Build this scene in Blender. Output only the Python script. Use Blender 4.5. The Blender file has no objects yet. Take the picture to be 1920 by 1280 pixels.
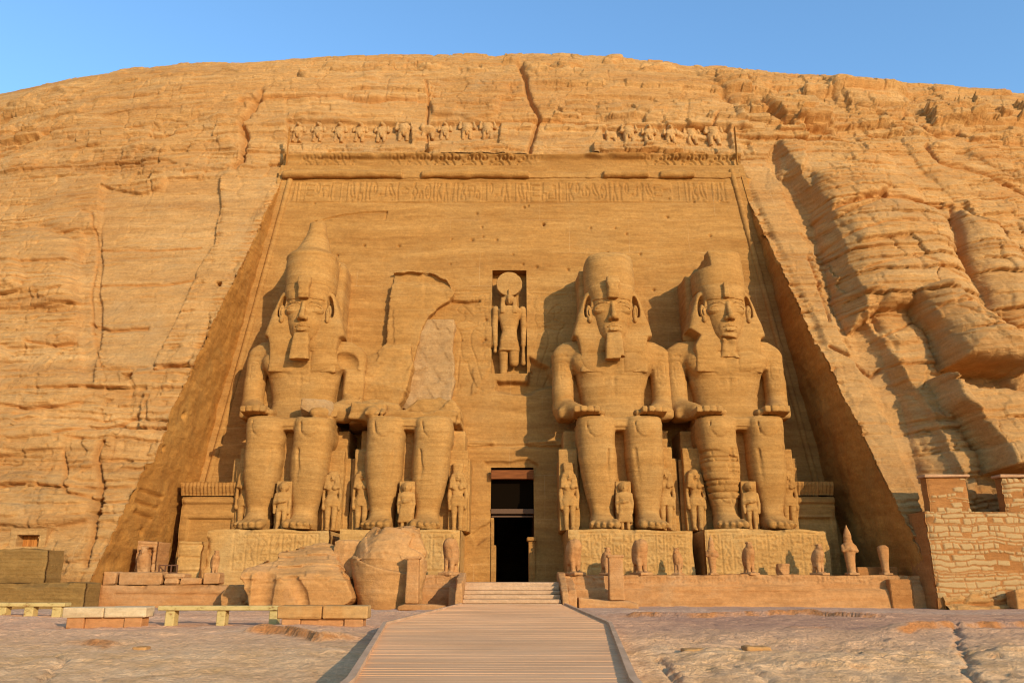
import bpy, math
import numpy as np
from mathutils import Vector

# ------------------------------------------------------------------ camera, sky, sun, exposure
SC = bpy.context.scene
COL = SC.collection
PITCH = math.radians(16.6)
FPX = 1500.0
CAMZ = 1.7
cd = bpy.data.cameras.new('camera')
cam = bpy.data.objects.new('camera', cd)
COL.objects.link(cam)
cam.location = (0, 0, CAMZ)
cam.rotation_euler = (math.radians(90) + PITCH, 0, 0)
cd.sensor_width = 36.0
cd.lens = 36.0 * FPX / 1920.0
cd.clip_start = 0.1
cd.clip_end = 3000
SC.camera = cam

SUN_EL = math.radians(17)
SUN_AZ = math.radians(34)          # to the right of the view's backward direction
sun_dir = Vector((math.sin(SUN_AZ) * math.cos(SUN_EL), -math.cos(SUN_AZ) * math.cos(SUN_EL), math.sin(SUN_EL)))
sl = bpy.data.lights.new('sun', 'SUN')
sl.energy = 2.0
sl.angle = math.radians(0.5)
sl.color = (1.0, 0.87, 0.66)
so = bpy.data.objects.new('sun', sl)
so.rotation_euler = sun_dir.to_track_quat('Z', 'Y').to_euler()
so.location = (40, -40, 60)
COL.objects.link(so)

W = bpy.data.worlds.new('World')
SC.world = W
W.use_nodes = True
wt = W.node_tree
sky = wt.nodes.new('ShaderNodeTexSky')
sky.sky_type = 'NISHITA'
sky.sun_disc = False
sky.sun_elevation = SUN_EL
sky.sun_rotation = math.atan2(sun_dir.x, sun_dir.y)
sky.altitude = 0
sky.air_density = 1.6
sky.dust_density = 0.3
sky.ozone_density = 6.0
bg = wt.nodes['Background']
bg.inputs['Strength'].default_value = 0.135
wt.links.new(sky.outputs[0], bg.inputs['Color'])
SC.view_settings.view_transform = 'Standard'
SC.view_settings.look = 'None'
SC.view_settings.exposure = 1.17
SC.view_settings.gamma = 1.0
SC.view_settings.use_curve_mapping = False
SC.render.engine = 'CYCLES'
SC.cycles.max_bounces = 6
SC.cycles.diffuse_bounces = 4
SC.cycles.use_denoising = True
SC.cycles.filter_width = 1.15

# ------------------------------------------------------------------ picture <-> world
CP, SP = math.cos(PITCH), math.sin(PITCH)
def at(u, v, Y):
    cx, cy = (u - 960) / FPX, (640 - v) / FPX
    f = CP - cy * SP
    s = Y / f
    return np.array((cx * s, Y, CAMZ + (SP + cy * CP) * s))
def proj(X, Y, Z):
    Zr = Z - CAMZ
    f = Y * CP + Zr * SP
    up = -Y * SP + Zr * CP
    return 960 + FPX * X / f, 640 - FPX * up / f
def fac_y(z):
    return 50.0 + 0.14 * (z - 2.0)
def fac_xz(u, v):
    cx, cy = (u - 960) / FPX, (640 - v) / FPX
    dy, dz = CP - cy * SP, SP + cy * CP
    s = (50.0 + 0.14 * (CAMZ - 2.0)) / (dy - 0.14 * dz)
    return cx * s, CAMZ + dz * s

# ------------------------------------------------------------------ noise
def _hash(ix, iy, iz, seed):
    with np.errstate(over='ignore'):
        h = (ix.astype(np.uint32) * np.uint32(374761393) + iy.astype(np.uint32) * np.uint32(668265263)
             + iz.astype(np.uint32) * np.uint32(2246822519) + np.uint32((seed * 3266489917) & 0xffffffff))
        h = (h ^ (h >> np.uint32(13))) * np.uint32(1274126177)
        h = h ^ (h >> np.uint32(16))
        h = h * np.uint32(2654435769)
        h = h ^ (h >> np.uint32(15))
    return h.astype(np.float32) * np.float32(2.0 / 4294967295.0) - np.float32(1.0)
def _i(a):
    return a.astype(np.int64)
def vnoise(x, y, z, seed=0):
    x = np.asarray(x, np.float32); y = np.asarray(y, np.float32); z = np.asarray(z, np.float32)
    x, y, z = np.broadcast_arrays(x, y, z)
    fx, fy, fz = np.floor(x), np.floor(y), np.floor(z)
    tx, ty, tz = x - fx, y - fy, z - fz
    ix, iy, iz = _i(fx), _i(fy), _i(fz)
    tx = tx * tx * (3 - 2 * tx); ty = ty * ty * (3 - 2 * ty); tz = tz * tz * (3 - 2 * tz)
    r = 0
    for a in (0, 1):
        wa = tx if a else 1 - tx
        for b in (0, 1):
            wb = wa * (ty if b else 1 - ty)
            for c in (0, 1):
                r = r + wb * (tz if c else 1 - tz) * _hash(ix + a, iy + b, iz + c, seed)
    return r
def fbm(x, y, z, octv=4, seed=0, gain=0.5):
    r, amp, f = 0, 1.0, 1.0
    for k in range(octv):
        r = r + amp * vnoise(x * f + 17.3 * k, y * f - 9.1 * k, z * f + 4.7 * k, seed + k)
        amp *= gain; f *= 2.03
    return r
def smooth(e0, e1, x):
    t = np.clip((x - e0) / (e1 - e0), 0, 1)
    return t * t * (3 - 2 * t)
def blocks(x, z, lh, bw, seed, full=False):
    """irregular courses cut into blocks: a value per block, a value per course, distance to the nearest joint"""
    rng = np.random.RandomState(seed)
    th = lh * rng.uniform(0.45, 1.7, 400)
    ed = np.concatenate(([-20.0], -20.0 + np.cumsum(th)))
    idx = np.clip(np.searchsorted(ed, z) - 1, 0, 399)
    t0 = z - ed[idx]; t1 = ed[idx + 1] - z
    wl = (bw * rng.uniform(0.5, 1.8, 400))[idx]
    off = rng.uniform(0, 50, 400)[idx]
    q = (x + 500) / wl + off
    q = q + 0.28 * np.sin(q * 2.4 + off)
    bi = np.floor(q); s = q - bi
    dj = np.minimum(s, 1 - s) * wl
    dl = np.minimum(t0, t1)
    hb = _hash(_i(bi), idx, idx * 0, seed)
    hl = _hash(idx * 0, idx, idx * 0, seed + 7)
    if full: return hb, hl, dl, dj, t0 / (t0 + t1)
    return hb, hl, dl, dj
def seg_dist(px, pz, pts):
    d = np.full(px.shape, 1e9, np.float32)
    for (x0, z0), (x1, z1) in zip(pts[:-1], pts[1:]):
        dx, dz = x1 - x0, z1 - z0
        L = dx * dx + dz * dz + 1e-9
        t = np.clip(((px - x0) * dx + (pz - z0) * dz) / L, 0, 1)
        np.minimum(d, np.hypot(px - x0 - t * dx, pz - z0 - t * dz), out=d)
    return d
def poly_in(px, pz, pts):
    """signed distance: positive inside"""
    d = seg_dist(px, pz, list(pts) + [pts[0]])
    ins = np.zeros(px.shape, bool)
    n = len(pts)
    for k in range(n):
        x0, z0 = pts[k]; x1, z1 = pts[(k + 1) % n]
        c = (z0 > pz) != (z1 > pz)
        ins ^= c & (px < (x1 - x0) * (pz - z0) / ((z1 - z0) if z1 != z0 else 1e-9) + x0)
    return np.where(ins, d, -d)

# ------------------------------------------------------------------ mesh helpers
def new_mesh(name, V, F, smooth_=True):
    """V (n,3); F (m,4) int array, or list of arrays of quads/tris"""
    me = bpy.data.meshes.new(name)
    V = np.ascontiguousarray(V, np.float32)
    Fs = F if isinstance(F, list) else [F]
    Fs = [np.asarray(f, np.int32) for f in Fs if len(f)]
    loops = np.concatenate([f.ravel() for f in Fs])
    tot = np.concatenate([np.full(len(f), f.shape[1], np.int32) for f in Fs])
    me.vertices.add(len(V)); me.vertices.foreach_set('co', V.ravel())
    me.loops.add(len(loops)); me.loops.foreach_set('vertex_index', loops)
    me.polygons.add(len(tot))
    st = np.concatenate(([0], np.cumsum(tot)[:-1])).astype(np.int32)
    me.polygons.foreach_set('loop_start', st)
    me.polygons.foreach_set('loop_total', tot)
    me.polygons.foreach_set('use_smooth', np.full(len(tot), smooth_, bool))
    me.update(calc_edges=True)
    me.validate()
    return me
def link(name, me, mat, parent=None, loc=None, rotz=0):
    o = bpy.data.objects.new(name, me)
    COL.objects.link(o)
    if mat and not me.materials:
        me.materials.append(mat)
    if parent: o.parent = parent
    if loc is not None: o.location = loc
    o.rotation_euler = (0, 0, rotz)
    return o
def tag(o, label=None, cat=None, group=None, kind=None):
    if label: o['label'] = label
    if cat: o['category'] = cat
    if group: o['group'] = group
    if kind: o['kind'] = kind
    return o
def thing(name, label, cat, loc=(0, 0, 0), group=None, rotz=0):
    o = bpy.data.objects.new(name, None)
    COL.objects.link(o)
    o.location = loc; o.rotation_euler = (0, 0, rotz)
    o.empty_display_size = 0.5
    return tag(o, label, cat, group)
def copy_tree(o, parent=None):
    c = o.copy(); COL.objects.link(c)
    if parent: c.parent = parent
    for ch in list(o.children): copy_tree(ch, c)
    return c
def grid_faces(nr, nc, keep=None, flip=False):
    i = np.arange(nr * nc).reshape(nr, nc)
    q = np.stack((i[:-1, :-1], i[:-1, 1:], i[1:, 1:], i[1:, :-1]), -1)
    if flip: q = q[..., ::-1]
    q = q.reshape(-1, 4)
    return q if keep is None else q[keep.ravel()]
def compact(V, F):
    u, inv = np.unique(F, return_inverse=True)
    return V[u], inv.reshape(F.shape)
class MB:
    """boxes and prisms gathered into one mesh"""
    def __init__(self): self.v = []; self.f4 = []; self.f3 = []; self.n = 0
    def add(self, V, F4=(), F3=()):
        V = np.asarray(V, float); self.v.append(V)
        if len(F4): self.f4.append(np.asarray(F4) + self.n)
        if len(F3): self.f3.append(np.asarray(F3) + self.n)
        self.n += len(V)
    def box(self, x0, x1, y0, y1, z0, z1, bev=0.0, taper=0.0, rz=0.0, jig=0.0, rng=None):
        c = np.array([(x0 + x1) / 2, (y0 + y1) / 2, (z0 + z1) / 2]); h = np.array([x1 - x0, y1 - y0, z1 - z0]) / 2
        b = min(bev, h.min() * 0.45)
        if b <= 0:
            P = np.array([[sx, sy, sz] for sz in (-1, 1) for sy in (-1, 1) for sx in (-1, 1)], float) * h
            F = [(0, 2, 3, 1), (4, 5, 7, 6), (0, 1, 5, 4), (2, 6, 7, 3), (0, 4, 6, 2), (1, 3, 7, 5)]
            F3 = []
        else:
            P = []; ix = {}
            for sz in (-1, 1):
                for sy in (-1, 1):
                    for sx in (-1, 1):
                        s = np.array((sx, sy, sz))
                        for ax in range(3):
                            q = s * (h - b); q[ax] = s[ax] * h[ax]
                            ix[(sx, sy, sz, ax)] = len(P); P.append(q)
            P = np.array(P, float); F = []; F3 = []
            for ax in range(3):
                a1, a2 = (ax + 1) % 3, (ax + 2) % 3
                for s in (-1, 1):
                    r = []
                    for p, q in ((-1, -1), (1, -1), (1, 1), (-1, 1)):
                        k = [0, 0, 0]; k[ax] = s; k[a1] = p; k[a2] = q; r.append(ix[(*k, ax)])
                    F.append(r if s > 0 else r[::-1])
            for ax in range(3):
                a1, a2 = (ax + 1) % 3, (ax + 2) % 3
                for p in (-1, 1):
                    for q in (-1, 1):
                        k0 = [0, 0, 0]; k1 = [0, 0, 0]
                        k0[ax] = -1; k1[ax] = 1; k0[a1] = k1[a1] = p; k0[a2] = k1[a2] = q
                        r = [ix[(*k0, a1)], ix[(*k1, a1)], ix[(*k1, a2)], ix[(*k0, a2)]]
                        F.append(r if p * q < 0 else r[::-1])
            for sx in (-1, 1):
                for sy in (-1, 1):
                    for sz in (-1, 1):
                        r = [ix[(sx, sy, sz, a)] for a in range(3)]
                        F3.append(r if sx * sy * sz > 0 else r[::-1])
        if taper:
            k = 1 - taper * (P[:, 2:3] / h[2] + 1) / 2
            P[:, :2] *= k
        if jig and rng is not None:
            P = P + rng.uniform(-jig, jig, P.shape)
        if rz:
            cs, sn = math.cos(rz), math.sin(rz)
            P = np.stack((P[:, 0] * cs - P[:, 1] * sn, P[:, 0] * sn + P[:, 1] * cs, P[:, 2]), 1)
        self.add(P + c, F, F3)
    def tube(self, pts, r, n=10, caps=True):
        pts = [np.asarray(p, float) for p in pts]; m = len(pts); R = r if hasattr(r, '__len__') else [r] * m
        V = []
        for k in range(m):
            t = pts[min(k + 1, m - 1)] - pts[max(k - 1, 0)]; t = t / np.linalg.norm(t)
            a = np.cross(t, (0, 1, 0) if abs(t[1]) < 0.9 else (1, 0, 0)); a /= np.linalg.norm(a); b = np.cross(t, a)
            for j in range(n):
                w = 2 * math.pi * j / n
                V.append(pts[k] + R[k] * (a * math.cos(w) + b * math.sin(w)))
        F = [(k * n + j, k * n + (j + 1) % n, (k + 1) * n + (j + 1) % n, (k + 1) * n + j) for k in range(m - 1) for j in range(n)]
        F3 = []
        if caps:
            V += [pts[0], pts[-1]]
            F3 = [(m * n, (j + 1) % n, j) for j in range(n)] + [(m * n + 1, (m - 1) * n + j, (m - 1) * n + (j + 1) % n) for j in range(n)]
        self.add(V, F, F3)
    def mesh(self, name, smooth_=False):
        F = []
        if self.f4: F.append(np.concatenate(self.f4))
        if self.f3: F.append(np.concatenate(self.f3))
        return new_mesh(name, np.concatenate(self.v), F, smooth_)
    def obj(self, name, mat, parent=None, smooth_=False, loc=None):
        return link(name, self.mesh(name, smooth_), mat, parent, loc)

# ------------------------------------------------------------------ implicit solids (union / cut of soft shapes, meshed by surface nets)
class Vol:
    def __init__(self, lo, hi, h):
        self.lo = np.array(lo, float) - 2 * h; self.h = h
        self.n = np.ceil((np.array(hi, float) + 2 * h - self.lo) / h).astype(int) + 1
        self.ax = [(self.lo[a] + h * np.arange(self.n[a])).astype(np.float32) for a in range(3)]
        self.D = np.full(self.n, 1e3, np.float32)
    def sub(self, lo, hi, m):
        sl = []
        for a in range(3):
            i0 = max(0, int((lo[a] - m - self.lo[a]) / self.h)); i1 = min(self.n[a], int((hi[a] + m - self.lo[a]) / self.h) + 2)
            if i1 <= i0: return None, None, None, None
            sl.append(slice(i0, i1))
        x = self.ax[0][sl[0]][:, None, None]; y = self.ax[1][sl[1]][None, :, None]; z = self.ax[2][sl[2]][None, None, :]
        return tuple(sl), x, y, z
    def put(self, lo, hi, fn, k=0.0, cut=False):
        sl, x, y, z = self.sub(lo, hi, k + 3 * self.h)
        if sl is None: return self
        d = fn(x, y, z).astype(np.float32); o = self.D[sl]
        if cut: d = -d
        if k > 0:
            if cut:
                hh = np.clip(0.5 - 0.5 * (o - d) / k, 0, 1); r = o + (d - o) * hh + k * hh * (1 - hh)
            else:
                hh = np.clip(0.5 + 0.5 * (o - d) / k, 0, 1); r = o + (d - o) * hh - k * hh * (1 - hh)
                r = np.where(o > 100, d, r)
        else:
            r = np.maximum(o, d) if cut else np.minimum(o, d)
        self.D[sl] = np.broadcast_to(r, o.shape)
        return self
    def ell(self, c, r, k=0.0, cut=False, rot=None):
        c = np.array(c, float); r = np.array(r, float); R = r.max() if rot else r
        M = None if rot is None else eul(rot)
        def fn(x, y, z):
            x, y, z = x - c[0], y - c[1], z - c[2]
            if M is not None:
                x, y, z = (M[0, a] * x + M[1, a] * y + M[2, a] * z for a in range(3))
            q = np.sqrt((x / r[0]) ** 2 + (y / r[1]) ** 2 + (z / r[2]) ** 2)
            g = np.sqrt((x / r[0] ** 2) ** 2 + (y / r[1] ** 2) ** 2 + (z / r[2] ** 2) ** 2) + 1e-6
            return q * (q - 1) / g
        return self.put(c - R, c + R, fn, k, cut)
    def cap(self, a, b, ra, rb=None, k=0.0, cut=False):
        a = np.array(a, float); b = np.array(b, float); rb = ra if rb is None else rb
        R = max(ra, rb); ba = b - a; L = float(ba @ ba) + 1e-9
        def fn(x, y, z):
            t = np.clip(((x - a[0]) * ba[0] + (y - a[1]) * ba[1] + (z - a[2]) * ba[2]) / L, 0, 1)
            return np.sqrt((x - a[0] - t * ba[0]) ** 2 + (y - a[1] - t * ba[1]) ** 2 + (z - a[2] - t * ba[2]) ** 2) - (ra + (rb - ra) * t)
        return self.put(np.minimum(a, b) - R, np.maximum(a, b) + R, fn, k, cut)
    def line(self, pts, r, k=0.0, cut=False):
        for i in range(len(pts) - 1):
            ra, rb = (r[i], r[i + 1]) if hasattr(r, '__len__') else (r, r)
            self.cap(pts[i], pts[i + 1], ra, rb, k, cut)
        return self
    def box(self, c, hs, rd=0.0, k=0.0, cut=False, rot=None):
        c = np.array(c, float); hs = np.array(hs, float); R = np.linalg.norm(hs) if rot else hs
        M = None if rot is None else eul(rot)
        def fn(x, y, z):
            x, y, z = x - c[0], y - c[1], z - c[2]
            if M is not None:
                x, y, z = (M[0, a] * x + M[1, a] * y + M[2, a] * z for a in range(3))
            qx, qy, qz = np.abs(x) - hs[0] + rd, np.abs(y) - hs[1] + rd, np.abs(z) - hs[2] + rd
            return np.sqrt(np.maximum(qx, 0) ** 2 + np.maximum(qy, 0) ** 2 + np.maximum(qz, 0) ** 2) + np.minimum(np.maximum(np.maximum(qx, qy), qz), 0) - rd
        return self.put(c - R, c + R, fn, k, cut)
    def loft(self, tab, n=2.0, k=0.0, cut=False, mx=1):
        """tab rows: z, rx, ry, cx, cy (superelliptic sections stacked along z)"""
        T = np.array(tab, float); zz = T[:, 0]
        lo = (np.min(T[:, 3] - T[:, 1]), np.min(T[:, 4] - T[:, 2]), zz[0]); hi = (np.max(T[:, 3] + T[:, 1]), np.max(T[:, 4] + T[:, 2]), zz[-1])
        def fn(x, y, z):
            zf = z.ravel()
            rx, ry, cx, cy = (np.interp(zf, zz, T[:, a])[None, None, :] for a in (1, 2, 3, 4))
            q = (np.abs((x - cx) / rx) ** n + np.abs((y - cy) / ry) ** n) ** (1.0 / n)
            d = (q - 1) * np.minimum(rx, ry)
            return np.maximum(d, np.maximum(zz[0] - z, z - zz[-1]))
        return self.put(lo, hi, fn, k, cut)
    def fn(self, lo, hi, f, k=0.0, cut=False):
        return self.put(np.array(lo, float), np.array(hi, float), f, k, cut)
    def prism(self, pts, y0, y1, k=0.0, cut=False, rd=0.0):
        """polygon in the x-z plane, given thickness along y"""
        P = np.array(pts, float); yc, yh = (y0 + y1) / 2, (y1 - y0) / 2
        def f(x, y, z):
            xx, zz = np.broadcast_arrays(x[:, 0, :] + 0 * z[0], z[0] + 0 * x[:, 0, :])
            d2 = -poly_in(xx, zz, [tuple(p) for p in P])[:, None, :] + rd
            qy = np.abs(y - yc) - yh + rd
            return np.sqrt(np.maximum(d2, 0) ** 2 + np.maximum(qy, 0) ** 2) + np.minimum(np.maximum(d2, qy), 0) - rd
        return self.put((P[:, 0].min(), y0, P[:, 1].min()), (P[:, 0].max(), y1, P[:, 1].max()), f, k, cut)
    def rough(self, amp, sc, octv=3, seed=0, zs=1.0, where=None):
        m = np.abs(self.D) < (amp * 2.5 + 2 * self.h)
        i, j, l = np.nonzero(m)
        x, y, z = self.ax[0][i], self.ax[1][j], self.ax[2][l]
        n = fbm(x * sc, y * sc, z * sc * zs, octv, seed) * amp
        if where is not None: n = n * where(x, y, z)
        self.D[i, j, l] += n
        return self
    def field(self, f, band=0.4):
        m = np.abs(self.D) < band
        i, j, l = np.nonzero(m)
        self.D[i, j, l] += f(self.ax[0][i], self.ax[1][j], self.ax[2][l])
        return self
    def mesh(self, name, mir=False):
        D = self.D.copy()
        D[0] = D[-1] = 1; D[:, 0] = D[:, -1] = 1; D[:, :, 0] = D[:, :, -1] = 1
        D = np.clip(D, -3 * self.h, 3 * self.h)
        S = D < 0
        nx, ny, nz = D.shape
        c = [S[a:nx - 1 + a, b:ny - 1 + b, d:nz - 1 + d] for a in (0, 1) for b in (0, 1) for d in (0, 1)]
        s = sum(q.astype(np.uint8) for q in c)
        I, J, K = np.nonzero((s > 0) & (s < 8))
        vid = np.full((nx - 1, ny - 1, nz - 1), -1, np.int32); vid[I, J, K] = np.arange(len(I))
        cv = np.stack([D[I + a, J + b, K + d] for a in (0, 1) for b in (0, 1) for d in (0, 1)], 1)
        off = np.array([(a, b, d) for a in (0, 1) for b in (0, 1) for d in (0, 1)], float)
        acc = np.zeros((len(I), 3)); cnt = np.zeros(len(I))
        for p in range(8):
            for q in range(p + 1, 8):
                if np.abs(off[p] - off[q]).sum() != 1: continue
                a, b = cv[:, p], cv[:, q]; m = (a < 0) != (b < 0)
                t = np.where(m, a / np.where(m, a - b, 1), 0)
                acc += np.where(m[:, None], off[p] + t[:, None] * (off[q] - off[p]), 0); cnt += m
        V = (np.stack((I, J, K), 1) + acc / cnt[:, None]) * self.h + self.lo
        F = []
        for ax in range(3):
            A = [slice(None)] * 3; B = [slice(None)] * 3
            A[ax] = slice(0, -1); B[ax] = slice(1, None)
            a, b = S[tuple(A)], S[tuple(B)]
            e = np.stack(np.nonzero(a != b), 1)
            o1, o2 = (ax + 1) % 3, (ax + 2) % 3
            e = e[(e[:, o1] > 0) & (e[:, o2] > 0) & (e[:, o1] < D.shape[o1] - 1) & (e[:, o2] < D.shape[o2] - 1)]
            ins = a[e[:, 0], e[:, 1], e[:, 2]]
            def cell(d1, d2):
                q = e.copy(); q[:, o1] -= d1; q[:, o2] -= d2
                return vid[q[:, 0], q[:, 1], q[:, 2]]
            q = np.stack((cell(1, 1), cell(0, 1), cell(0, 0), cell(1, 0)), 1)
            q = np.where(ins[:, None], q, q[:, ::-1])
            F.append(q)
        F = np.concatenate(F)
        return new_mesh(name, V, F, True)
    def obj(self, name, mat, parent=None, loc=None):
        return link(name, self.mesh(name), mat, parent, loc)
def eul(r):
    a, b, c = r
    Rx = np.array([[1, 0, 0], [0, math.cos(a), -math.sin(a)], [0, math.sin(a), math.cos(a)]])
    Ry = np.array([[math.cos(b), 0, math.sin(b)], [0, 1, 0], [-math.sin(b), 0, math.cos(b)]])
    Rz = np.array([[math.cos(c), -math.sin(c), 0], [math.sin(c), math.cos(c), 0], [0, 0, 1]])
    return Rz @ Ry @ Rx

# ------------------------------------------------------------------ materials
def node_mat(name):
    m = bpy.data.materials.new(name); m.use_nodes = True
    nt = m.node_tree
    b = nt.nodes['Principled BSDF']
    b.inputs['Roughness'].default_value = 0.92
    b.inputs['Specular IOR Level'].default_value = 0.12
    return m, nt, b
def nn(nt, t, **kw):
    n = nt.nodes.new(t)
    for k, v in kw.items():
        if k == 'inp':
            for a, b in v.items():
                if isinstance(b, bpy.types.NodeSocket): nt.links.new(b, n.inputs[a])
                else: n.inputs[a].default_value = b
        else: setattr(n, k, v)
    return n
def pos_scaled(nt, sx, sy, sz, warp=0.0):
    g = nn(nt, 'ShaderNodeNewGeometry')
    p = g.outputs['Position']
    if warp:
        w = nn(nt, 'ShaderNodeTexNoise', inp={'Vector': p, 'Scale': 0.12, 'Detail': 2.0})
        s = nn(nt, 'ShaderNodeVectorMath', operation='SCALE', inp={0: w.outputs['Color'], 'Scale': warp})
        p = nn(nt, 'ShaderNodeVectorMath', operation='ADD', inp={0: p, 1: s.outputs[0]}).outputs[0]
    return nn(nt, 'ShaderNodeVectorMath', operation='MULTIPLY', inp={0: p, 1: (sx, sy, sz)}).outputs[0]
def ramp(nt, fac, stops, interp='LINEAR'):
    r = nn(nt, 'ShaderNodeValToRGB', inp={'Fac': fac})
    r.color_ramp.interpolation = interp
    e = r.color_ramp.elements
    while len(e) < len(stops): e.new(0.5)
    for k, (p, c) in enumerate(stops):
        e[k].position = p; e[k].color = (*c, 1) if len(c) == 3 else c
    return r.outputs['Color']
def mix(nt, a, b, f, mode='MIX'):
    m = nn(nt, 'ShaderNodeMix', data_type='RGBA', blend_type=mode)
    for s, v in ((0, f), (6, a), (7, b)):
        if isinstance(v, bpy.types.NodeSocket): nt.links.new(v, m.inputs[s])
        else: m.inputs[s].default_value = v if s == 0 else (*v, 1)
    return m.outputs[2]
def fac(nt, n, a, b):
    return nn(nt, 'ShaderNodeMapRange', inp={'Value': n, 'From Min': a, 'From Max': b}).outputs[0]
def sandstone(name, c_lo, c_mid, c_hi, patch=(0.42, 0.30, 0.19), patch_amt=0.35, strata=7.0, bump=0.35, joints=0.0, warp=1.2, fine=3.0, mask=None, lamina=0.6):
    m, nt, b = node_mat(name)
    # broad bands of the bedding, hair-thin laminae, blotches of patina, grain
    p1 = pos_scaled(nt, 0.06, 0.06, 0.6, warp)
    n1 = nn(nt, 'ShaderNodeTexNoise', inp={'Vector': p1, 'Scale': 1.3, 'Detail': 6.0, 'Roughness': 0.68}).outputs['Fac']
    p2 = pos_scaled(nt, 0.22, 0.22, strata, warp)
    n2 = nn(nt, 'ShaderNodeTexNoise', inp={'Vector': p2, 'Scale': 1.0, 'Detail': 6.0, 'Roughness': 0.75}).outputs['Fac']
    p3 = pos_scaled(nt, 1, 1, 1)
    n3 = nn(nt, 'ShaderNodeTexNoise', inp={'Vector': p3, 'Scale': 0.28, 'Detail': 8.0, 'Roughness': 0.66, 'Distortion': 0.6}).outputs['Fac']
    n4 = nn(nt, 'ShaderNodeTexNoise', inp={'Vector': p3, 'Scale': fine * 2, 'Detail': 6.0, 'Roughness': 0.75}).outputs['Fac']
    n5 = nn(nt, 'ShaderNodeTexNoise', inp={'Vector': pos_scaled(nt, 1.1, 1.1, 3.2), 'Scale': 1.0, 'Detail': 7.0, 'Roughness': 0.7}).outputs['Fac']
    base = ramp(nt, n1, [(0.32, c_lo), (0.5, c_mid), (0.68, c_hi)])
    dk = mix(nt, (0.80, 0.74, 0.67), (1.13, 1.12, 1.09), fac(nt, n2, 0.30, 0.70))
    base = mix(nt, base, dk, lamina, 'MULTIPLY')
    dk = mix(nt, (0.80, 0.76, 0.71), (1.16, 1.15, 1.13), fac(nt, n5, 0.30, 0.70))
    base = mix(nt, base, dk, 0.8, 'MULTIPLY')
    pf = fac(nt, n3, 0.50, 0.66)
    base = mix(nt, base, patch, nn(nt, 'ShaderNodeMath', operation='MULTIPLY', inp={0: pf, 1: patch_amt}).outputs[0])
    gr = mix(nt, (0.76, 0.74, 0.71), (1.20, 1.19, 1.17), fac(nt, n4, 0.28, 0.72))
    base = mix(nt, base, gr, 0.8, 'MULTIPLY')
    if joints:
        g = nn(nt, 'ShaderNodeNewGeometry')
        sp = nn(nt, 'ShaderNodeSeparateXYZ', inp={0: g.outputs['Position']})
        wv = nn(nt, 'ShaderNodeTexNoise', inp={'Vector': p3, 'Scale': 0.5, 'Detail': 2.0})
        xo = nn(nt, 'ShaderNodeMath', operation='MULTIPLY_ADD', inp={0: wv.outputs['Fac'], 1: 0.25, 2: sp.outputs[0]})
        zo = nn(nt, 'ShaderNodeMath', operation='MULTIPLY_ADD', inp={0: wv.outputs['Fac'], 1: 0.18, 2: sp.outputs[2]})
        cb = nn(nt, 'ShaderNodeCombineXYZ', inp={0: xo.outputs[0], 1: zo.outputs[0]})
        br = nn(nt, 'ShaderNodeTexBrick', inp={'Vector': cb.outputs[0], 'Scale': 1.0, 'Mortar Size': 0.025, 'Mortar Smooth': 0.7, 'Brick Width': 4.3, 'Row Height': 2.7, 'Color1': (0, 0, 0, 1), 'Color2': (0, 0, 0, 1), 'Mortar': (1, 1, 1, 1)})
        jn = nn(nt, 'ShaderNodeTexNoise', inp={'Vector': p3, 'Scale': 0.25, 'Detail': 3.0}).outputs['Fac']
        jf = nn(nt, 'ShaderNodeMath', operation='MULTIPLY', inp={0: br.outputs['Color'], 1: fac(nt, jn, 0.48, 0.7)}).outputs[0]
        jf = nn(nt, 'ShaderNodeMath', operation='MULTIPLY', inp={0: jf, 1: joints}).outputs[0]
        base = mix(nt, base, (0.66, 0.44, 0.22), jf)
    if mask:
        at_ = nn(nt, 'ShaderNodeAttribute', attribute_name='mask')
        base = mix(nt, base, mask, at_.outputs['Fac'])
    nt.links.new(base, b.inputs['Base Color'])
    h = nn(nt, 'ShaderNodeMath', operation='ADD', inp={0: n4, 1: n2})
    h = nn(nt, 'ShaderNodeMath', operation='ADD', inp={0: h.outputs[0], 1: n5})
    bm = nn(nt, 'ShaderNodeBump', inp={'Strength': bump, 'Distance': 0.14, 'Height': h.outputs[0]})
    nt.links.new(bm.outputs[0], b.inputs['Normal'])
    return m
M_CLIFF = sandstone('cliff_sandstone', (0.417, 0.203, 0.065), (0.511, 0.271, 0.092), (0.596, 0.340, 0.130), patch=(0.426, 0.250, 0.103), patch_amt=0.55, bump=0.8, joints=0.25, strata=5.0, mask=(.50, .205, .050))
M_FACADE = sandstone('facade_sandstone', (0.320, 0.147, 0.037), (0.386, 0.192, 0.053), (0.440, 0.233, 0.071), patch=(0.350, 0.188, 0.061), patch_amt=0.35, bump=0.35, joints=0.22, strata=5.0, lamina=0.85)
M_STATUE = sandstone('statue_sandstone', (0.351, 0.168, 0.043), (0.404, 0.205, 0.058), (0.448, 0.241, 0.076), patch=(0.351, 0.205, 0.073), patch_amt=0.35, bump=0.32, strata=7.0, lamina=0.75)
M_BROKEN = sandstone('broken_sandstone', (0.351, 0.193, 0.074), (0.403, 0.228, 0.090), (0.446, 0.264, 0.110), patch=(0.368, 0.236, 0.116), patch_amt=0.5, bump=0.5, strata=3.0)
M_BLOCK = sandstone('fallen_sandstone', (0.407, 0.187, 0.057), (0.467, 0.230, 0.076), (0.511, 0.268, 0.100), patch=(0.450, 0.249, 0.126), patch_amt=0.4, bump=0.4, strata=5.0)
M_PED = sandstone('pedestal_sandstone', (0.429, 0.222, 0.066), (0.489, 0.264, 0.082), (0.540, 0.301, 0.104), patch=(0.449, 0.278, 0.107), patch_amt=0.5, bump=0.4, strata=4.0)
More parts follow.
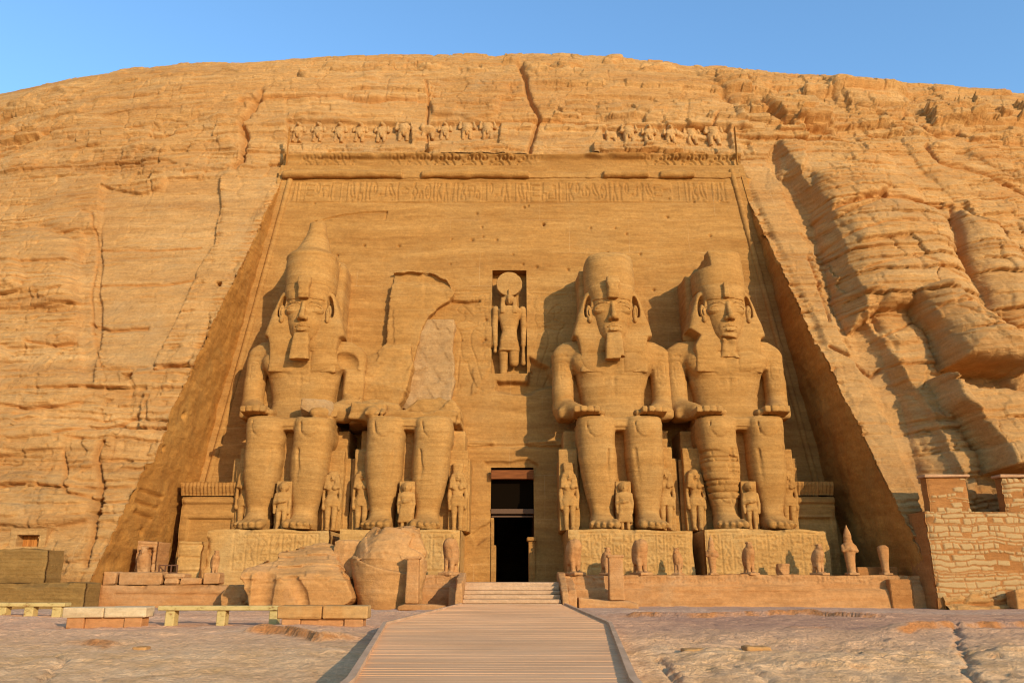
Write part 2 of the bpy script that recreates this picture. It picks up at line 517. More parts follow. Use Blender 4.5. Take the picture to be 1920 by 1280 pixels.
M_PINK = sandstone('parapet_sandstone', (0.385, 0.167, 0.053), (0.449, 0.212, 0.074), (0.482, 0.253, 0.102), patch=(0.465, 0.275, 0.129), patch_amt=0.5, bump=0.4, strata=4.0)
# ------------------------------------------------------------------ the cliff (one heightfield draped on a sloping profile)
SKY_U = np.array([-600, 0, 60, 110, 160, 240, 300, 380, 450, 560, 600, 690, 800, 880, 950, 1080, 1160, 1200, 1260, 1310, 1370, 1420, 1520, 1560, 1640, 1750, 1800, 1920, 2500])
SKY_V = np.array([215, 179, 166, 153, 141, 131, 123, 116, 119, 113, 112, 108, 108, 106, 104, 103, 108, 115, 118, 128, 131, 136, 144, 148, 153, 166, 171, 174, 190])
CORN_T = fac_xz(960, 287)[1]
HATCH = (30, 73, 1003, 1024)
def hw(z):                                   # half width of the recess at height z
    return 20.15 - (z - 4) * 0.110
def cliff():
    xs = np.concatenate((np.linspace(-75, -46.5, 50), np.arange(-46, 46.01, 0.078), np.linspace(46.5, 75, 50)))
    prof = np.array([(39.4, -1.5), (39.9, 0.5), (41.5, 4), (44.4, 10), (47.3, 16), (50.2, 22), (52.6, 27), (54.6, 31), (56.9, 36), (59.4, 40.8), (62, 44.0), (66, 46.6), (72, 48.4), (85, 50), (110, 50), (150, 40), (170, -1)], float)
    L = np.concatenate(([0], np.cumsum(np.hypot(*np.diff(prof, axis=0).T))))
    iS = np.searchsorted(prof[:, 0], 72.5); Ld = L[iS]
    s = np.concatenate((np.arange(0, Ld, 0.078), np.linspace(Ld, L[-1], 60)))
    y0 = np.interp(s, L, prof[:, 0]); z0 = np.interp(s, L, prof[:, 1])
    ker = np.hanning(61); ker /= ker.sum()
    nD = int(Ld / 0.078) - 40
    def sm(a):
        p = np.concatenate((2 * a[0] - a[30:0:-1], a, 2 * a[-1] - a[-2:-32:-1]))
        q = np.convolve(p, ker, 'valid'); r = a.copy(); r[:nD] = q[:nD]; return r
    y0, z0 = sm(y0), sm(z0)
    X = xs[None, :] + 0 * s[:, None]
    lat = 0.0055 * np.maximum(np.abs(xs) - 20, 0) ** 2
    Y = y0[:, None] + lat[None, :] * np.clip(z0 / 22, 0.0, 1)[:, None]
    # bring the skyline to the photograph's
    cs = np.linspace(-75, 75, 61); k = np.ones(61); zi = np.maximum(z0 - 31, 0); zb = np.minimum(z0, 31)
    nk = int(Ld / 0.078) + 20
    for it in range(14):
        latc = 0.0055 * np.maximum(np.abs(cs) - 20, 0) ** 2
        Zc = zb[:nk, None] + zi[:nk, None] * k[None, :]
        Yc = y0[:nk, None] + latc[None, :] * np.clip(z0[:nk] / 22, 0, 1)[:, None]
        u, v = proj(cs[None, :], Yc, Zc)
        j = v.argmin(0); vm = v[j, range(61)]; um = u[j, range(61)]
        k = np.clip(k + 0.0032 * (vm - np.interp(um, SKY_U, SKY_V)), 0.3, 2)
    kx = np.interp(xs, cs, k)
    Z = zb[:, None] + zi[:, None] * kx[None, :]
    # base normal in the y-z plane
    dy = np.gradient(y0); dz = np.gradient(z0); ln = np.hypot(dy, dz); ny, nz = -dz / ln, dy / ln
    w = smooth(31, 42, z0); ny = ny * w + -1 * (1 - w); nz = nz * w; 
    U, Vp = proj(X, Y, Z)
    near = (s < Ld)[:, None] & (np.abs(xs) < 47)[None, :]
    LB = np.zeros(X.shape, np.float32); RU = np.zeros(X.shape, np.float32)
    H = np.zeros(X.shape, np.float32); rough = np.ones(X.shape, np.float32)
    def region(pts, pad):
        P = np.array(pts); m = near & (U > P[:, 0].min() - pad) & (U < P[:, 0].max() + pad) & (Vp > P[:, 1].min() - pad) & (Vp < P[:, 1].max() + pad)
        return np.nonzero(m)
    wob_u = 7 * fbm(X * 0.5, 0, Z * 0.5, 3, 301); wob_v = 5 * fbm(X * 0.5, 7, Z * 0.5, 3, 302)
    PXM = 1 / 28.0
    def plate(pts, h, R=0.25, wob=1.0, rgh=None, dome=0.0, hv=None, lobe=False):
        i = region(pts, 60)
        if len(i[0]) == 0: return
        d = poly_in((U[i] + wob * wob_u[i]).astype(np.float32), (Vp[i] + wob * wob_v[i]).astype(np.float32), pts) * PXM
        t = np.clip(d / R, 0, 1)
        if hv is not None: h = np.interp(Vp[i], hv[0], hv[1])
        q_ = h * np.sqrt(np.clip(1 - (1 - t) ** 2, 0, 1)) * (d > 0)
        H[i] += q_
        if lobe: LB[i] += q_
        if dome: H[i] += dome * (1 - np.exp(-np.maximum(d, 0) / (3 * R)))
        if rgh is not None:
            g = smooth(-0.1, 0.3, d); rough[i] = rough[i] * (1 - g) + rgh * g
    def crack(pts, width, depth, wob=0.5, step=0.0):
        i = region(pts, 25)
        if len(i[0]) == 0: return
        pu, pv = (U[i] + wob * wob_u[i]).astype(np.float32), (Vp[i] + wob * wob_v[i]).astype(np.float32)
        d = seg_dist(pu, pv, pts) * PXM
        H[i] -= depth * np.exp(-(d / width) ** 2)
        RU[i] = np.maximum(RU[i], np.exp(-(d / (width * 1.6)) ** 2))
    # ---- large forms on the right: rounded bulging columns with a shaded gully beside them
    plate([(1455, 262), (1500, 330), (1545, 400), (1575, 500), (1620, 600), (1710, 720), (1800, 900), (1830, 1000), (1748, 1000), (1700, 870), (1640, 740), (1585, 640), (1535, 500), (1490, 400), (1440, 300)], -1.0, 1.1, 0.6, 0.4)
    plate([(1462, 268), (1560, 250), (1660, 290), (1740, 390), (1778, 430), (1792, 500), (1828, 570), (1860, 600), (1908, 700), (1880, 716), (1762, 692), (1740, 640), (1705, 585), (1650, 590), (1600, 625), (1572, 560), (1550, 470), (1528, 400), (1495, 340)], 2.3, 2.2, 0.8, 0.9, hv=((270, 330, 430, 560, 720), (.4, .8, 1.6, 2.4, 2.7)), lobe=True)
    plate([(1520, 330), (1600, 318), (1660, 360), (1640, 385), (1555, 425), (1530, 412)], 0.9, 0.9, 0.8, 1.0)
    plate([(1556, 425), (1640, 388), (1740, 400), (1768, 440), (1700, 470), (1640, 470), (1590, 480)], 0.4, 0.7, 0.8, 1.0)
    plate([(1690, 560), (1745, 545), (1790, 600), (1905, 690), (1872, 706), (1768, 690), (1740, 640)], 1.1, 0.45, 0.8, 1.0)
    plate([(1872, 668), (1900, 676), (1908, 720), (1890, 742), (1870, 720)], 1.1, 0.5, 0.3, 0.8)
    plate([(1792, 402), (1860, 420), (1920, 500), (2000, 560), (2000, 616), (1900, 612), (1852, 592), (1838, 555), (1805, 505), (1785, 440)], 1.7, 1.9, 0.8, 0.8, lobe=True)
    plate([(1735, 712), (1800, 735), (1870, 745), (2000, 720), (2000, 905), (1840, 890), (1824, 845), (1790, 800), (1760, 770)], 2.6, 0.3, 0.8, 0.8, lobe=True)
    plate([(1640, 560), (1690, 560), (1745, 650), (1770, 740), (1800, 800), (1830, 880), (1830, 960), (1760, 960), (1720, 800), (1690, 720), (1650, 640)], 0.55, 0.8, 0.7, 0.9)
    # ledges stepping up to the right rim
    plate([(1300, 128), (1375, 132), (1420, 150), (1500, 180), (1540, 178), (1580, 250), (1500, 238), (1440, 208), (1395, 188), (1345, 150)], 0.55, 0.6, 0.9, 1.0)
    plate([(1540, 150), (1690, 160), (1712, 190), (1690, 205), (1570, 182)], 0.8, 0.6, 0.9, 1.0)
    plate([(1690, 180), (1790, 250), (1900, 275), (2000, 280), (2000, 180), (1760, 165)], 0.5, 0.8, 0.9, 1.0)
    plate([(1735, 275), (1800, 290), (1900, 340), (2000, 380), (2000, 290), (1800, 250)], 0.45, 0.7, 0.9, 1.0)
    plate([(1585, 195), (1690, 260), (1730, 330), (1820, 400), (1920, 440), (2000, 440), (2000, 300), (1790, 290), (1700, 215)], 0.35, 0.9, 0.9, 0.9)
    plate([(1460, 262), (1510, 268), (1505, 330), (1470, 330)], 0.5, 0.3, 0.8, 1.0)
    # ---- left: smooth chiselled panel sunk in the rock, bulges with a gully beside
    plate([(188, 345), (262, 362), (300, 352), (312, 334), (416, 330), (413, 392), (400, 460), (372, 495), (352, 560), (330, 600), (300, 650), (285, 690), (200, 690), (172, 640), (178, 470)], -0.32, 0.12, 0.35, 0.30)
    plate([(150, 430), (182, 430), (186, 600), (176, 720), (150, 720), (142, 560)], -0.35, 0.4, 0.8, 0.5)
    plate([(-80, 440), (60, 425), (130, 440), (152, 470), (140, 520), (150, 570), (60, 575), (-80, 580)], 0.8, 1.3, 0.8, 0.8, lobe=True)
    plate([(-80, 470), (40, 470), (55, 520), (40, 545), (-80, 545)], 0.5, 0.6, 0.8, 0.8)
    plate([(-80, 582), (60, 580), (150, 585), (140, 640), (60, 650), (-80, 650)], 0.55, 0.8, 0.8, 0.8, lobe=True)
    plate([(-80, 640), (15, 650), (25, 668), (0, 690), (-80, 690)], 0.9, 0.5, 0.6, 0.8, lobe=True)
    plate([(-80, 700), (120, 690), (165, 705), (150, 760), (-80, 770)], 0.35, 0.4, 1.0, 0.9)
    plate([(-80, 780), (70, 775), (160, 800), (110, 850), (-80, 850)], 0.3, 0.4, 1.0, 0.9)
    plate([(-80, 880), (110, 890), (170, 915), (168, 975), (100, 990), (-80, 985)], 0.45, 0.7, 1.0, 0.9)
    plate([(40, 300), (190, 330), (200, 345), (180, 440), (60, 420), (-80, 430), (-80, 300)], 0.2, 0.5, 1.0, 0.8)
    plate([(235, 280), (330, 235), (405, 218), (470, 225), (455, 262), (330, 282)], 0.28, 0.2, 1.2, 0.7)
    plate([(300, 300), (440, 250), (455, 300), (420, 318), (330, 312)], 0.2, 0.2, 1.0, 0.7)
    # dressed strip of rock along both edges of the recess
    plate([(420, 320), (535, 308), (490, 400), (428, 510), (395, 590), (352, 680), (312, 690), (345, 620), (385, 520), (408, 460), (418, 395)], 0.05, 0.3, 0.4, 0.35)
    plate([(1385, 300), (1450, 312), (1500, 420), (1545, 540), (1600, 650), (1650, 760), (1720, 900), (1740, 980), (1680, 980), (1600, 760), (1530, 600), (1430, 400)], 0.0, 0.3, 0.4, 0.30)
    # panels above the cornice, ledges below them
    plate([(537, 226), (770, 228), (772, 272), (537, 272)], -0.5, 0.1, 0.15, 0.35)
    plate([(805, 228), (940, 226), (935, 268), (805, 270)], -0.35, 0.1, 0.15, 0.35)
    plate([(1130, 236), (1368, 234), (1378, 276), (1132, 272)], -0.4, 0.1, 0.2, 0.35)
    plate([(470, 182), (960, 186), (985, 130), (1330, 130), (1385, 200), (1400, 290), (1300, 300), (500, 300), (450, 260)], 0.0, 0.3, 0.6, 0.5)
    plate([(798, 270), (880, 264), (992, 282), (994, 296), (960, 300), (800, 298)], 0.5, 0.12, 0.3, 0.8)
    plate([(1112, 272), (1165, 266), (1325, 286), (1318, 300), (1112, 300)], 0.6, 0.12, 0.3, 0.8)
    plate([(455, 182), (500, 190), (700, 192), (802, 186), (803, 150), (760, 140), (560, 148)], 0.25, 0.15, 0.8, 0.8)
    plate([(804, 190), (940, 184), (930, 212), (880, 222), (810, 214)], 0.35, 0.2, 0.9, 0.8)
    # blocks on the rim
    for (u, v, w_, h_, hh) in ((575, 142, 26, 12, .7), (640, 128, 60, 12, .4), (720, 126, 40, 10, .35), (800, 122, 60, 12, .5), (880, 128, 70, 12, .45), (962, 112, 34, 10, .9), (1000, 128, 50, 14, .7), (1060, 120, 70, 14, .5), (1110, 140, 60, 14, .4), (1150, 112, 36, 10, .6), (1230, 128, 60, 10, .4), (1345, 138, 40, 10, .5), (1420, 152, 60, 12, .5), (440, 130, 60, 9, .35), (330, 140, 70, 9, .35), (230, 148, 60, 9, .4), (130, 168, 60, 9, .4), (40, 200, 60, 10, .4), (500, 150, 50, 10, .3), (690, 150, 60, 10, .3)):
        plate([(u - w_ / 2, v), (u - w_ / 3, v - h_ / 2), (u + w_ / 2.2, v - h_ / 2.4), (u + w_ / 2, v + h_ / 3), (u, v + h_ / 2)], hh * 0.8, 0.3, 0.9)
    for (u, v, r) in ((236, 705, 9), (182, 940, 13), (176, 965, 11), (410, 532, 6), (1800, 735, 8)):
        plate([(u - r, v - r * .6), (u + r, v - r * .8), (u + r * .8, v + r * .7), (u - r * .7, v + r)], -0.9, 0.15, 0.4)
    # cracks and open joints
    crack([(492, 176), (470, 212), (455, 226), (462, 258), (453, 300), (440, 312)], 0.16, 0.7)
    crack([(975, 118), (985, 150), (992, 186), (1010, 222), (1003, 255), (994, 290)], 0.13, 0.6)
    crack([(800, 150), (803, 190), (799, 230), (802, 292)], 0.08, 0.35)
    crack([(450, 190), (560, 184), (700, 192), (800, 186), (930, 182), (985, 176)], 0.09, 0.3)
    crack([(1000, 226), (1130, 230), (1330, 238), (1400, 244)], 0.06, 0.25)
    crack([(820, 226), (930, 226), (1000, 228)], 0.06, 0.25)
    crack([(1398, 176), (1440, 200), (1470, 224), (1560, 244)], 0.16, 0.5)
    crack([(1330, 245), (1342, 222), (1352, 208)], 0.08, 0.3)
    crack([(1700, 205), (1730, 235), (1800, 262), (1930, 285)], 0.10, 0.35)
    crack([(1735, 275), (1760, 305), (1850, 335), (1930, 370)], 0.14, 0.5)
    crack([(1640, 378), (1780, 392), (1792, 440), (1800, 510)], 0.14, 0.5)
    crack([(1535, 412), (1600, 392), (1650, 376)], 0.14, 0.6)
    crack([(1540, 470), (1640, 440), (1790, 436)], 0.07, 0.25)
    crack([(1600, 520), (1700, 500), (1800, 540)], 0.07, 0.2)
    crack([(1640, 640), (1760, 585), (1850, 620)], 0.06, 0.2)
    crack([(150, 395), (172, 400), (176, 470), (165, 560), (170, 640), (190, 690)], 0.08, 0.12)
    crack([(165, 604), (200, 616), (272, 612)], 0.09, 0.35)
    crack([(178, 468), (260, 467), (370, 462)], 0.05, 0.15)
    crack([(170, 532), (300, 530), (370, 520)], 0.06, 0.2)
    crack([(285, 690), (315, 684), (352, 680)], 0.10, 0.5)
    crack([(110, 812), (150, 806), (210, 800), (250, 780)], 0.09, 0.35)
    crack([(118, 850), (122, 905), (130, 925), (170, 930)], 0.10, 0.4)
    crack([(195, 830), (182, 860), (190, 905), (176, 960), (172, 1010), (165, 1060)], 0.16, 0.6)
    crack([(0, 760), (60, 768), (150, 755)], 0.07, 0.25)
    crack([(0, 912), (60, 905), (120, 915)], 0.07, 0.25)
    crack([(60, 640), (100, 646), (140, 642)], 0.07, 0.3)
    crack([(1750, 600), (1830, 640), (1900, 650)], 0.05, 0.15)
    crack([(1560, 650), (1600, 668), (1650, 700), (1665, 690)], 0.1, 0.4)
    crack([(1515, 480), (1540, 530), (1560, 600)], 0.08, 0.3)
    # ---- bedding: courses of broken blocks
    wz = 0.45 * fbm(X * 0.07, 0, Z * 0.10, 3, 11) + 0.10 * fbm(X * 0.6, 3, Z * 0.6, 3, 12) + 0.035 * fbm(X * 2.5, 3, Z * 2.5, 2, 22)
    wx = 0.5 * fbm(X * 0.4, 5, Z * 0.5, 3, 13) + 0.1 * fbm(X * 2.0, 5, Z * 2.0, 2, 23)
    dip = np.where(X > 22, -(X - 22) * 0.10, 0) + np.where(X < -24, (X + 24) * -0.03, 0)
    amp = rough * np.where(near, 1, 0.5) * (1 - .22 * smooth(-18, -21, X)) * (1 - .35 * smooth(.3, 1.2, LB) * smooth(17, 20, X))
    patchy = 0.40 + 0.9 * smooth(-0.35, 0.55, fbm(X * 0.09, 2, Z * 0.12, 3, 14))
    top = 1 + 0.8 * smooth(34, 37, Z) * (1 - smooth(41, 43.5, Z)) - .45 * smooth(42, 44.5, Z)
    for lh, bw, a, al, sd in ((2.4, 6.0, 0.30, 0.13, 41), (0.95, 2.8, 0.20, 0.09, 42), (0.34, 1.4, 0.085, 0.05, 43)):
        hb, hl, dl, dj = blocks(X + wx, Z + wz + dip, lh, bw, sd)
        H += amp * patchy * top * (a * hb + al * hl)
        g = fbm(X * 0.3, sd, Z * 0.3, 2, sd + 5)
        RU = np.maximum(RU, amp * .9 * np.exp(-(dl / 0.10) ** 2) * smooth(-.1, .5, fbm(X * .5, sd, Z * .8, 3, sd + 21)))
        H -= amp * (0.17 + 0.20 * smooth(-0.2, 0.6, g)) * (lh ** 0.3) * np.exp(-(dl / 0.07) ** 2) * smooth(-0.35, 0.4, fbm(X * 0.25, sd, Z * 1.5, 2, sd + 9))
        H -= amp * 0.16 * np.exp(-(dj / 0.055) ** 2) * (g > 0.05)
    hb, hl, dl, dj, tt = blocks(X + wx * 1.2, Z + 1.5 * wz + dip + .25 * fbm(X * .35, 8, Z * .2, 3, 15), 1.7, 3.2, 44, True)
    und = (0.5 - tt) * (0.08 * amp * patchy + 0.075 * np.minimum(LB, 2.5))
    H += und + np.minimum(LB, 2.5) * (0.05 * hl + 0.12 * hb)
    H -= np.minimum(LB, 2) * (0.14 * np.exp(-(dl / 0.09) ** 2) + 0.10 * np.exp(-(dj / 0.08) ** 2) * (hb > -.2))
    H += amp * 0.35 * fbm(X * 0.11, 0, Z * 0.16, 3, 51)
    H += (0.25 + 0.75 * amp) * 0.075 * fbm(X * 0.8, Y * 0.8, Z * 1.6, 4, 52)
    H += (0.4 + 0.6 * amp) * 0.042 * fbm(X * 1.6, 0, Z * 9, 3, 53) + (.3 + .7 * amp) * 0.03 * fbm(X * 3.5, Y * 3.5, Z * 5, 3, 54)
    H *= smooth(-1.0, 0.6, z0)[:, None]
    rim = smooth(14, 0, Vp - np.interp(U, SKY_U, SKY_V))
    H = np.where(near, H * (1 - rim) + rim * np.tanh(H / .45) * .45, H)
    Yn = Y + H * ny[:, None]; Zn = Z + H * nz[:, None]
    # opening of the recess
    Xc = (X[:-1, :-1] + X[1:, 1:]) / 2; Zc = (Z[:-1, :-1] + Z[1:, 1:]) / 2; Sc = (s[:-1] < Ld)[:, None] & np.ones(Xc.shape, bool)
    top_z = CORN_T + .25
    cut = (np.abs(Xc) < hw(np.minimum(Zc, 31.5))) & (Zc < top_z) & Sc & (Zc > -2) & ~((Zc > 31.4) & (np.abs(Xc) > 17.15))
    # door of the little chapel on the far left
    Uc = (U[:-1, :-1] + U[1:, 1:]) / 2; Vc = (Vp[:-1, :-1] + Vp[1:, 1:]) / 2
    cut |= (Uc > HATCH[0]) & (Uc < HATCH[1]) & (Vc > HATCH[2]) & (Vc < HATCH[3]) & Sc
    F = grid_faces(len(s), len(xs), ~cut)
    V = np.stack((X, Yn, Zn), -1).reshape(-1, 3)
    uu = np.unique(F)
    V, F = compact(V, F)
    me = new_mesh('cliff', V, F)
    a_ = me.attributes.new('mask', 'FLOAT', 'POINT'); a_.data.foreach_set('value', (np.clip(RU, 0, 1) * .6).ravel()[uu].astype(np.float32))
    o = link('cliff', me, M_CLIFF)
    tag(o, kind='structure')
    # sampler of the finished surface's y for joining things to it
    return dict(xs=xs, Z=Z, Yn=Yn)
CL = cliff()
def cliff_y(x, z):
    j = int(np.clip(np.searchsorted(CL['xs'], x), 0, len(CL['xs']) - 1))
    col = CL['Z'][:, j]; n = int(np.argmax(col))
    return float(np.interp(z, col[:n], CL['Yn'][:n, j]))
# ------------------------------------------------------------------ carved signs
def arc(cx, cy, rx, ry, a0, a1, n=9):
    return [(cx + rx * math.cos(math.radians(a0 + (a1 - a0) * k / n)), cy + ry * math.sin(math.radians(a0 + (a1 - a0) * k / n))) for k in range(n + 1)]
def circ(cx, cy, r, n=14): return arc(cx, cy, r, r, 0, 360, n)
def rect(x0, y0, x1, y1): return [(x0, y0), (x1, y0), (x1, y1), (x0, y1), (x0, y0)]
GL = {
    'reed': (.3, [[(.5, 0), (.5, .55)], [(.5, .55), (.2, .75), (.45, 1), (.75, .75), (.5, .55)]]),
    'sun': (.7, [circ(.5, .5, .42), circ(.5, .5, .1, 6)]),
    'disc': (.6, [circ(.5, .7, .28)]),
    'bird': (.85, [[(.1, .75), (.25, .92), (.45, .9), (.5, .7), (.95, .3), (.98, .1), (.6, .3), (.35, .35), (.2, .55), (.1, .75)], [(.45, .33), (.42, .05), (.6, .05)], [(.6, .3), (.62, .12)]]),
    'owl': (.8, [[(.2, .95), (.5, 1), (.6, .8), (.6, .6), (.95, .1), (.6, .2), (.3, .25), (.15, .6), (.2, .95)], [(.35, .25), (.35, 0), (.55, 0)], [(.5, .22), (.55, .06)]]),
    'water': (.9, [[(0, .45), (.12, .6), (.25, .45), (.38, .6), (.5, .45), (.62, .6), (.75, .45), (.88, .6), (1, .45)]]),
    'bask': (.8, [arc(.5, .55, .45, .4, 180, 360) + [(.05, .55)]]),
    'loaf': (.5, [arc(.5, .15, .4, .4, 0, 180) + [(.9, .15)]]),
    'bars': (.6, [[(.15, 0), (.15, 1)], [(.5, 0), (.5, 1)], [(.85, 0), (.85, 1)]]),
    'bars4': (.75, [[(.1, .05), (.1, .95)], [(.36, .05), (.36, .95)], [(.63, .05), (.63, .95)], [(.9, .05), (.9, .95)], [(.02, .95), (.98, .95)]]),
    'house': (.75, [[(.0, .2), (0, .8), (1, .8), (1, .2)], [(.25, .2), (.25, .55), (.75, .55), (.75, .2)]]),
    'slab3': (.8, [[(0, .85), (1, .85)], [(0, .55), (.9, .55)], [(0, .25), (1, .25)], [(0, .25), (0, .85)]]),
    'e': (.6, [[(1, .9), (0, .9), (0, .1), (1, .1)], [(0, .5), (.8, .5)]]),
    'ankh': (.5, [[(.5, 0), (.5, .5)], [(.1, .5), (.9, .5)], arc(.5, .75, .22, .25, -90, 270, 12)]),
    'was': (.45, [[(.5, 0), (.5, .8), (.2, .95), (.05, .75)], [(.5, .8), (.8, .7)], [(.35, 0), (.65, 0)]]),
    'legs': (.6, [[(.1, 0), (.45, .7), (.9, 0)], [(.45, .7), (.45, .95)]]),
    'k': (.6, [[(.1, 0), (.1, 1)], [(.1, .45), (.8, .95)], [(.3, .6), (.9, .05)]]),
    'n': (.6, [[(.1, 0), (.1, 1), (.9, 0), (.9, 1)]]),
    'eye': (.9, [arc(.5, .4, .48, .3, 20, 160), arc(.5, .7, .48, .35, 200, 340), circ(.5, .55, .12, 8)]),
    'seat': (.6, [[(.1, 1), (.1, 0), (.9, 0), (.9, .4), (.35, .4), (.35, 1), (.1, 1)]]),
    'bee': (.8, [arc(.6, .5, .35, .22, 0, 360, 12), circ(.2, .6, .14, 8), [(.45, .7), (.7, 1), (.6, .7)], [(.4, .3), (.3, .05)], [(.6, .3), (.6, .05)]]),
    'man': (.7, [circ(.4, .85, .13, 8), [(.4, .72), (.15, .5), (.1, .05), (.9, .05), (.85, .3), (.5, .4), (.55, .65), (.9, .75)]]),
    'snake': (.8, [[(0, .2), (.2, .35), (.4, .2), (.6, .35), (.8, .25), (.85, .7), (1, .75)]]),
    'lion': (.9, [[(.05, .1), (.05, .35), (.2, .5), (.7, .5), (.75, .85), (.95, .8), (.9, .5), (.95, .1), (.05, .1)]]),
    'boat': (.9, [[(0, .6), (.15, .25), (.85, .25), (1, .6)], [(.5, .25), (.5, .85), (.8, .6)]]),
    'sticks': (.5, [[(.1, 0), (.5, 1)], [(.5, 0), (.9, 1)]]),
    'paren': (.3, [arc(.9, .5, .6, .5, 110, 250)]),
    'cobra': (.5, [[(.9, 0), (.45, .05), (.3, .3), (.55, .6), (.7, .85), (.5, 1), (.2, .9)], [(.55, .05), (.75, .35), (.9, .65), (.7, .85)]]),
}
def cartouche(x, y, w, h, names, out):
    r = w / 2
    out.append(arc(x + r, y + h - r, r, r, 0, 180) + arc(x + r, y + r, r, r, 180, 360) + [(x + w, y + h - r)])
    out.append([(x, y - .04 * h), (x + w, y - .04 * h)])
    n = len(names)
    for k, g in enumerate(names):
        hh = (h - r * .6) / n
        put_glyph(g, x + w * .18, y + r * .3 + hh * (n - 1 - k), w * .64, hh * .8, out)
def put_glyph(g, x, y, w, h, out):
    for p in GL[g][1]:
        out.append([(x + a * w, y + b * h) for a, b in p])
def line_of(names, x0, x1, y, h, out):
    tot = sum(GL[g][0] + 0.16 for g in names); k = (x1 - x0) / tot
    x = x0
    for g in names:
        w = GL[g][0] * k
        put_glyph(g, x, y, w, h, out); x += w + 0.16 * k
def columns(x0, x1, z0, z1, cw, seed, out, rule=True):
    rng = np.random.RandomState(seed); keys = list(GL)
    n = max(1, int(round((x1 - x0) / cw))); cw = (x1 - x0) / n
    for c in range(n):
        xa = x0 + c * cw
        if rule: out.append([(xa, z0), (xa, z1)])
        z = z1 - 0.06
        while z > z0 + 0.25 * cw:
            h = cw * rng.uniform(.35, .75)
            if z - h < z0: break
            if rng.rand() < .3:
                for q in (0, 1):
                    put_glyph(keys[rng.randint(len(keys))], xa + cw * (.12 + .42 * q), z - h, cw * .34, h * .85, out)
            else:
                g = keys[rng.randint(len(keys))]
                w = min(.78, GL[g][0] * .9); put_glyph(g, xa + cw * (.5 - w / 2), z - h, cw * w, h * .85, out)
            z -= h * 1.05
    if rule: out.append([(x1, z0), (x1, z1)]); out.append([(x0, z1), (x1, z1)]); out.append([(x0, z0), (x1, z0)])
def engrave(GX, GZ, H, strokes, width, depth):
    """cut grooves along strokes into a regular grid's height array (rows = z, cols = x)"""
    xa, za = GX[0], GZ[:, 0]; w = width * 1.6
    for st in strokes:
        for a, b in zip(st[:-1], st[1:]):
            j0, j1 = np.searchsorted(xa, (min(a[0], b[0]) - w, max(a[0], b[0]) + w)); i0, i1 = np.searchsorted(za, (min(a[1], b[1]) - w, max(a[1], b[1]) + w))
            if i1 <= i0 or j1 <= j0: continue
            d = seg_dist(GX[i0:i1, j0:j1], GZ[i0:i1, j0:j1], [a, b])
            H[i0:i1, j0:j1] = np.maximum(H[i0:i1, j0:j1], depth * np.clip(1.6 - d / width, 0, 1))
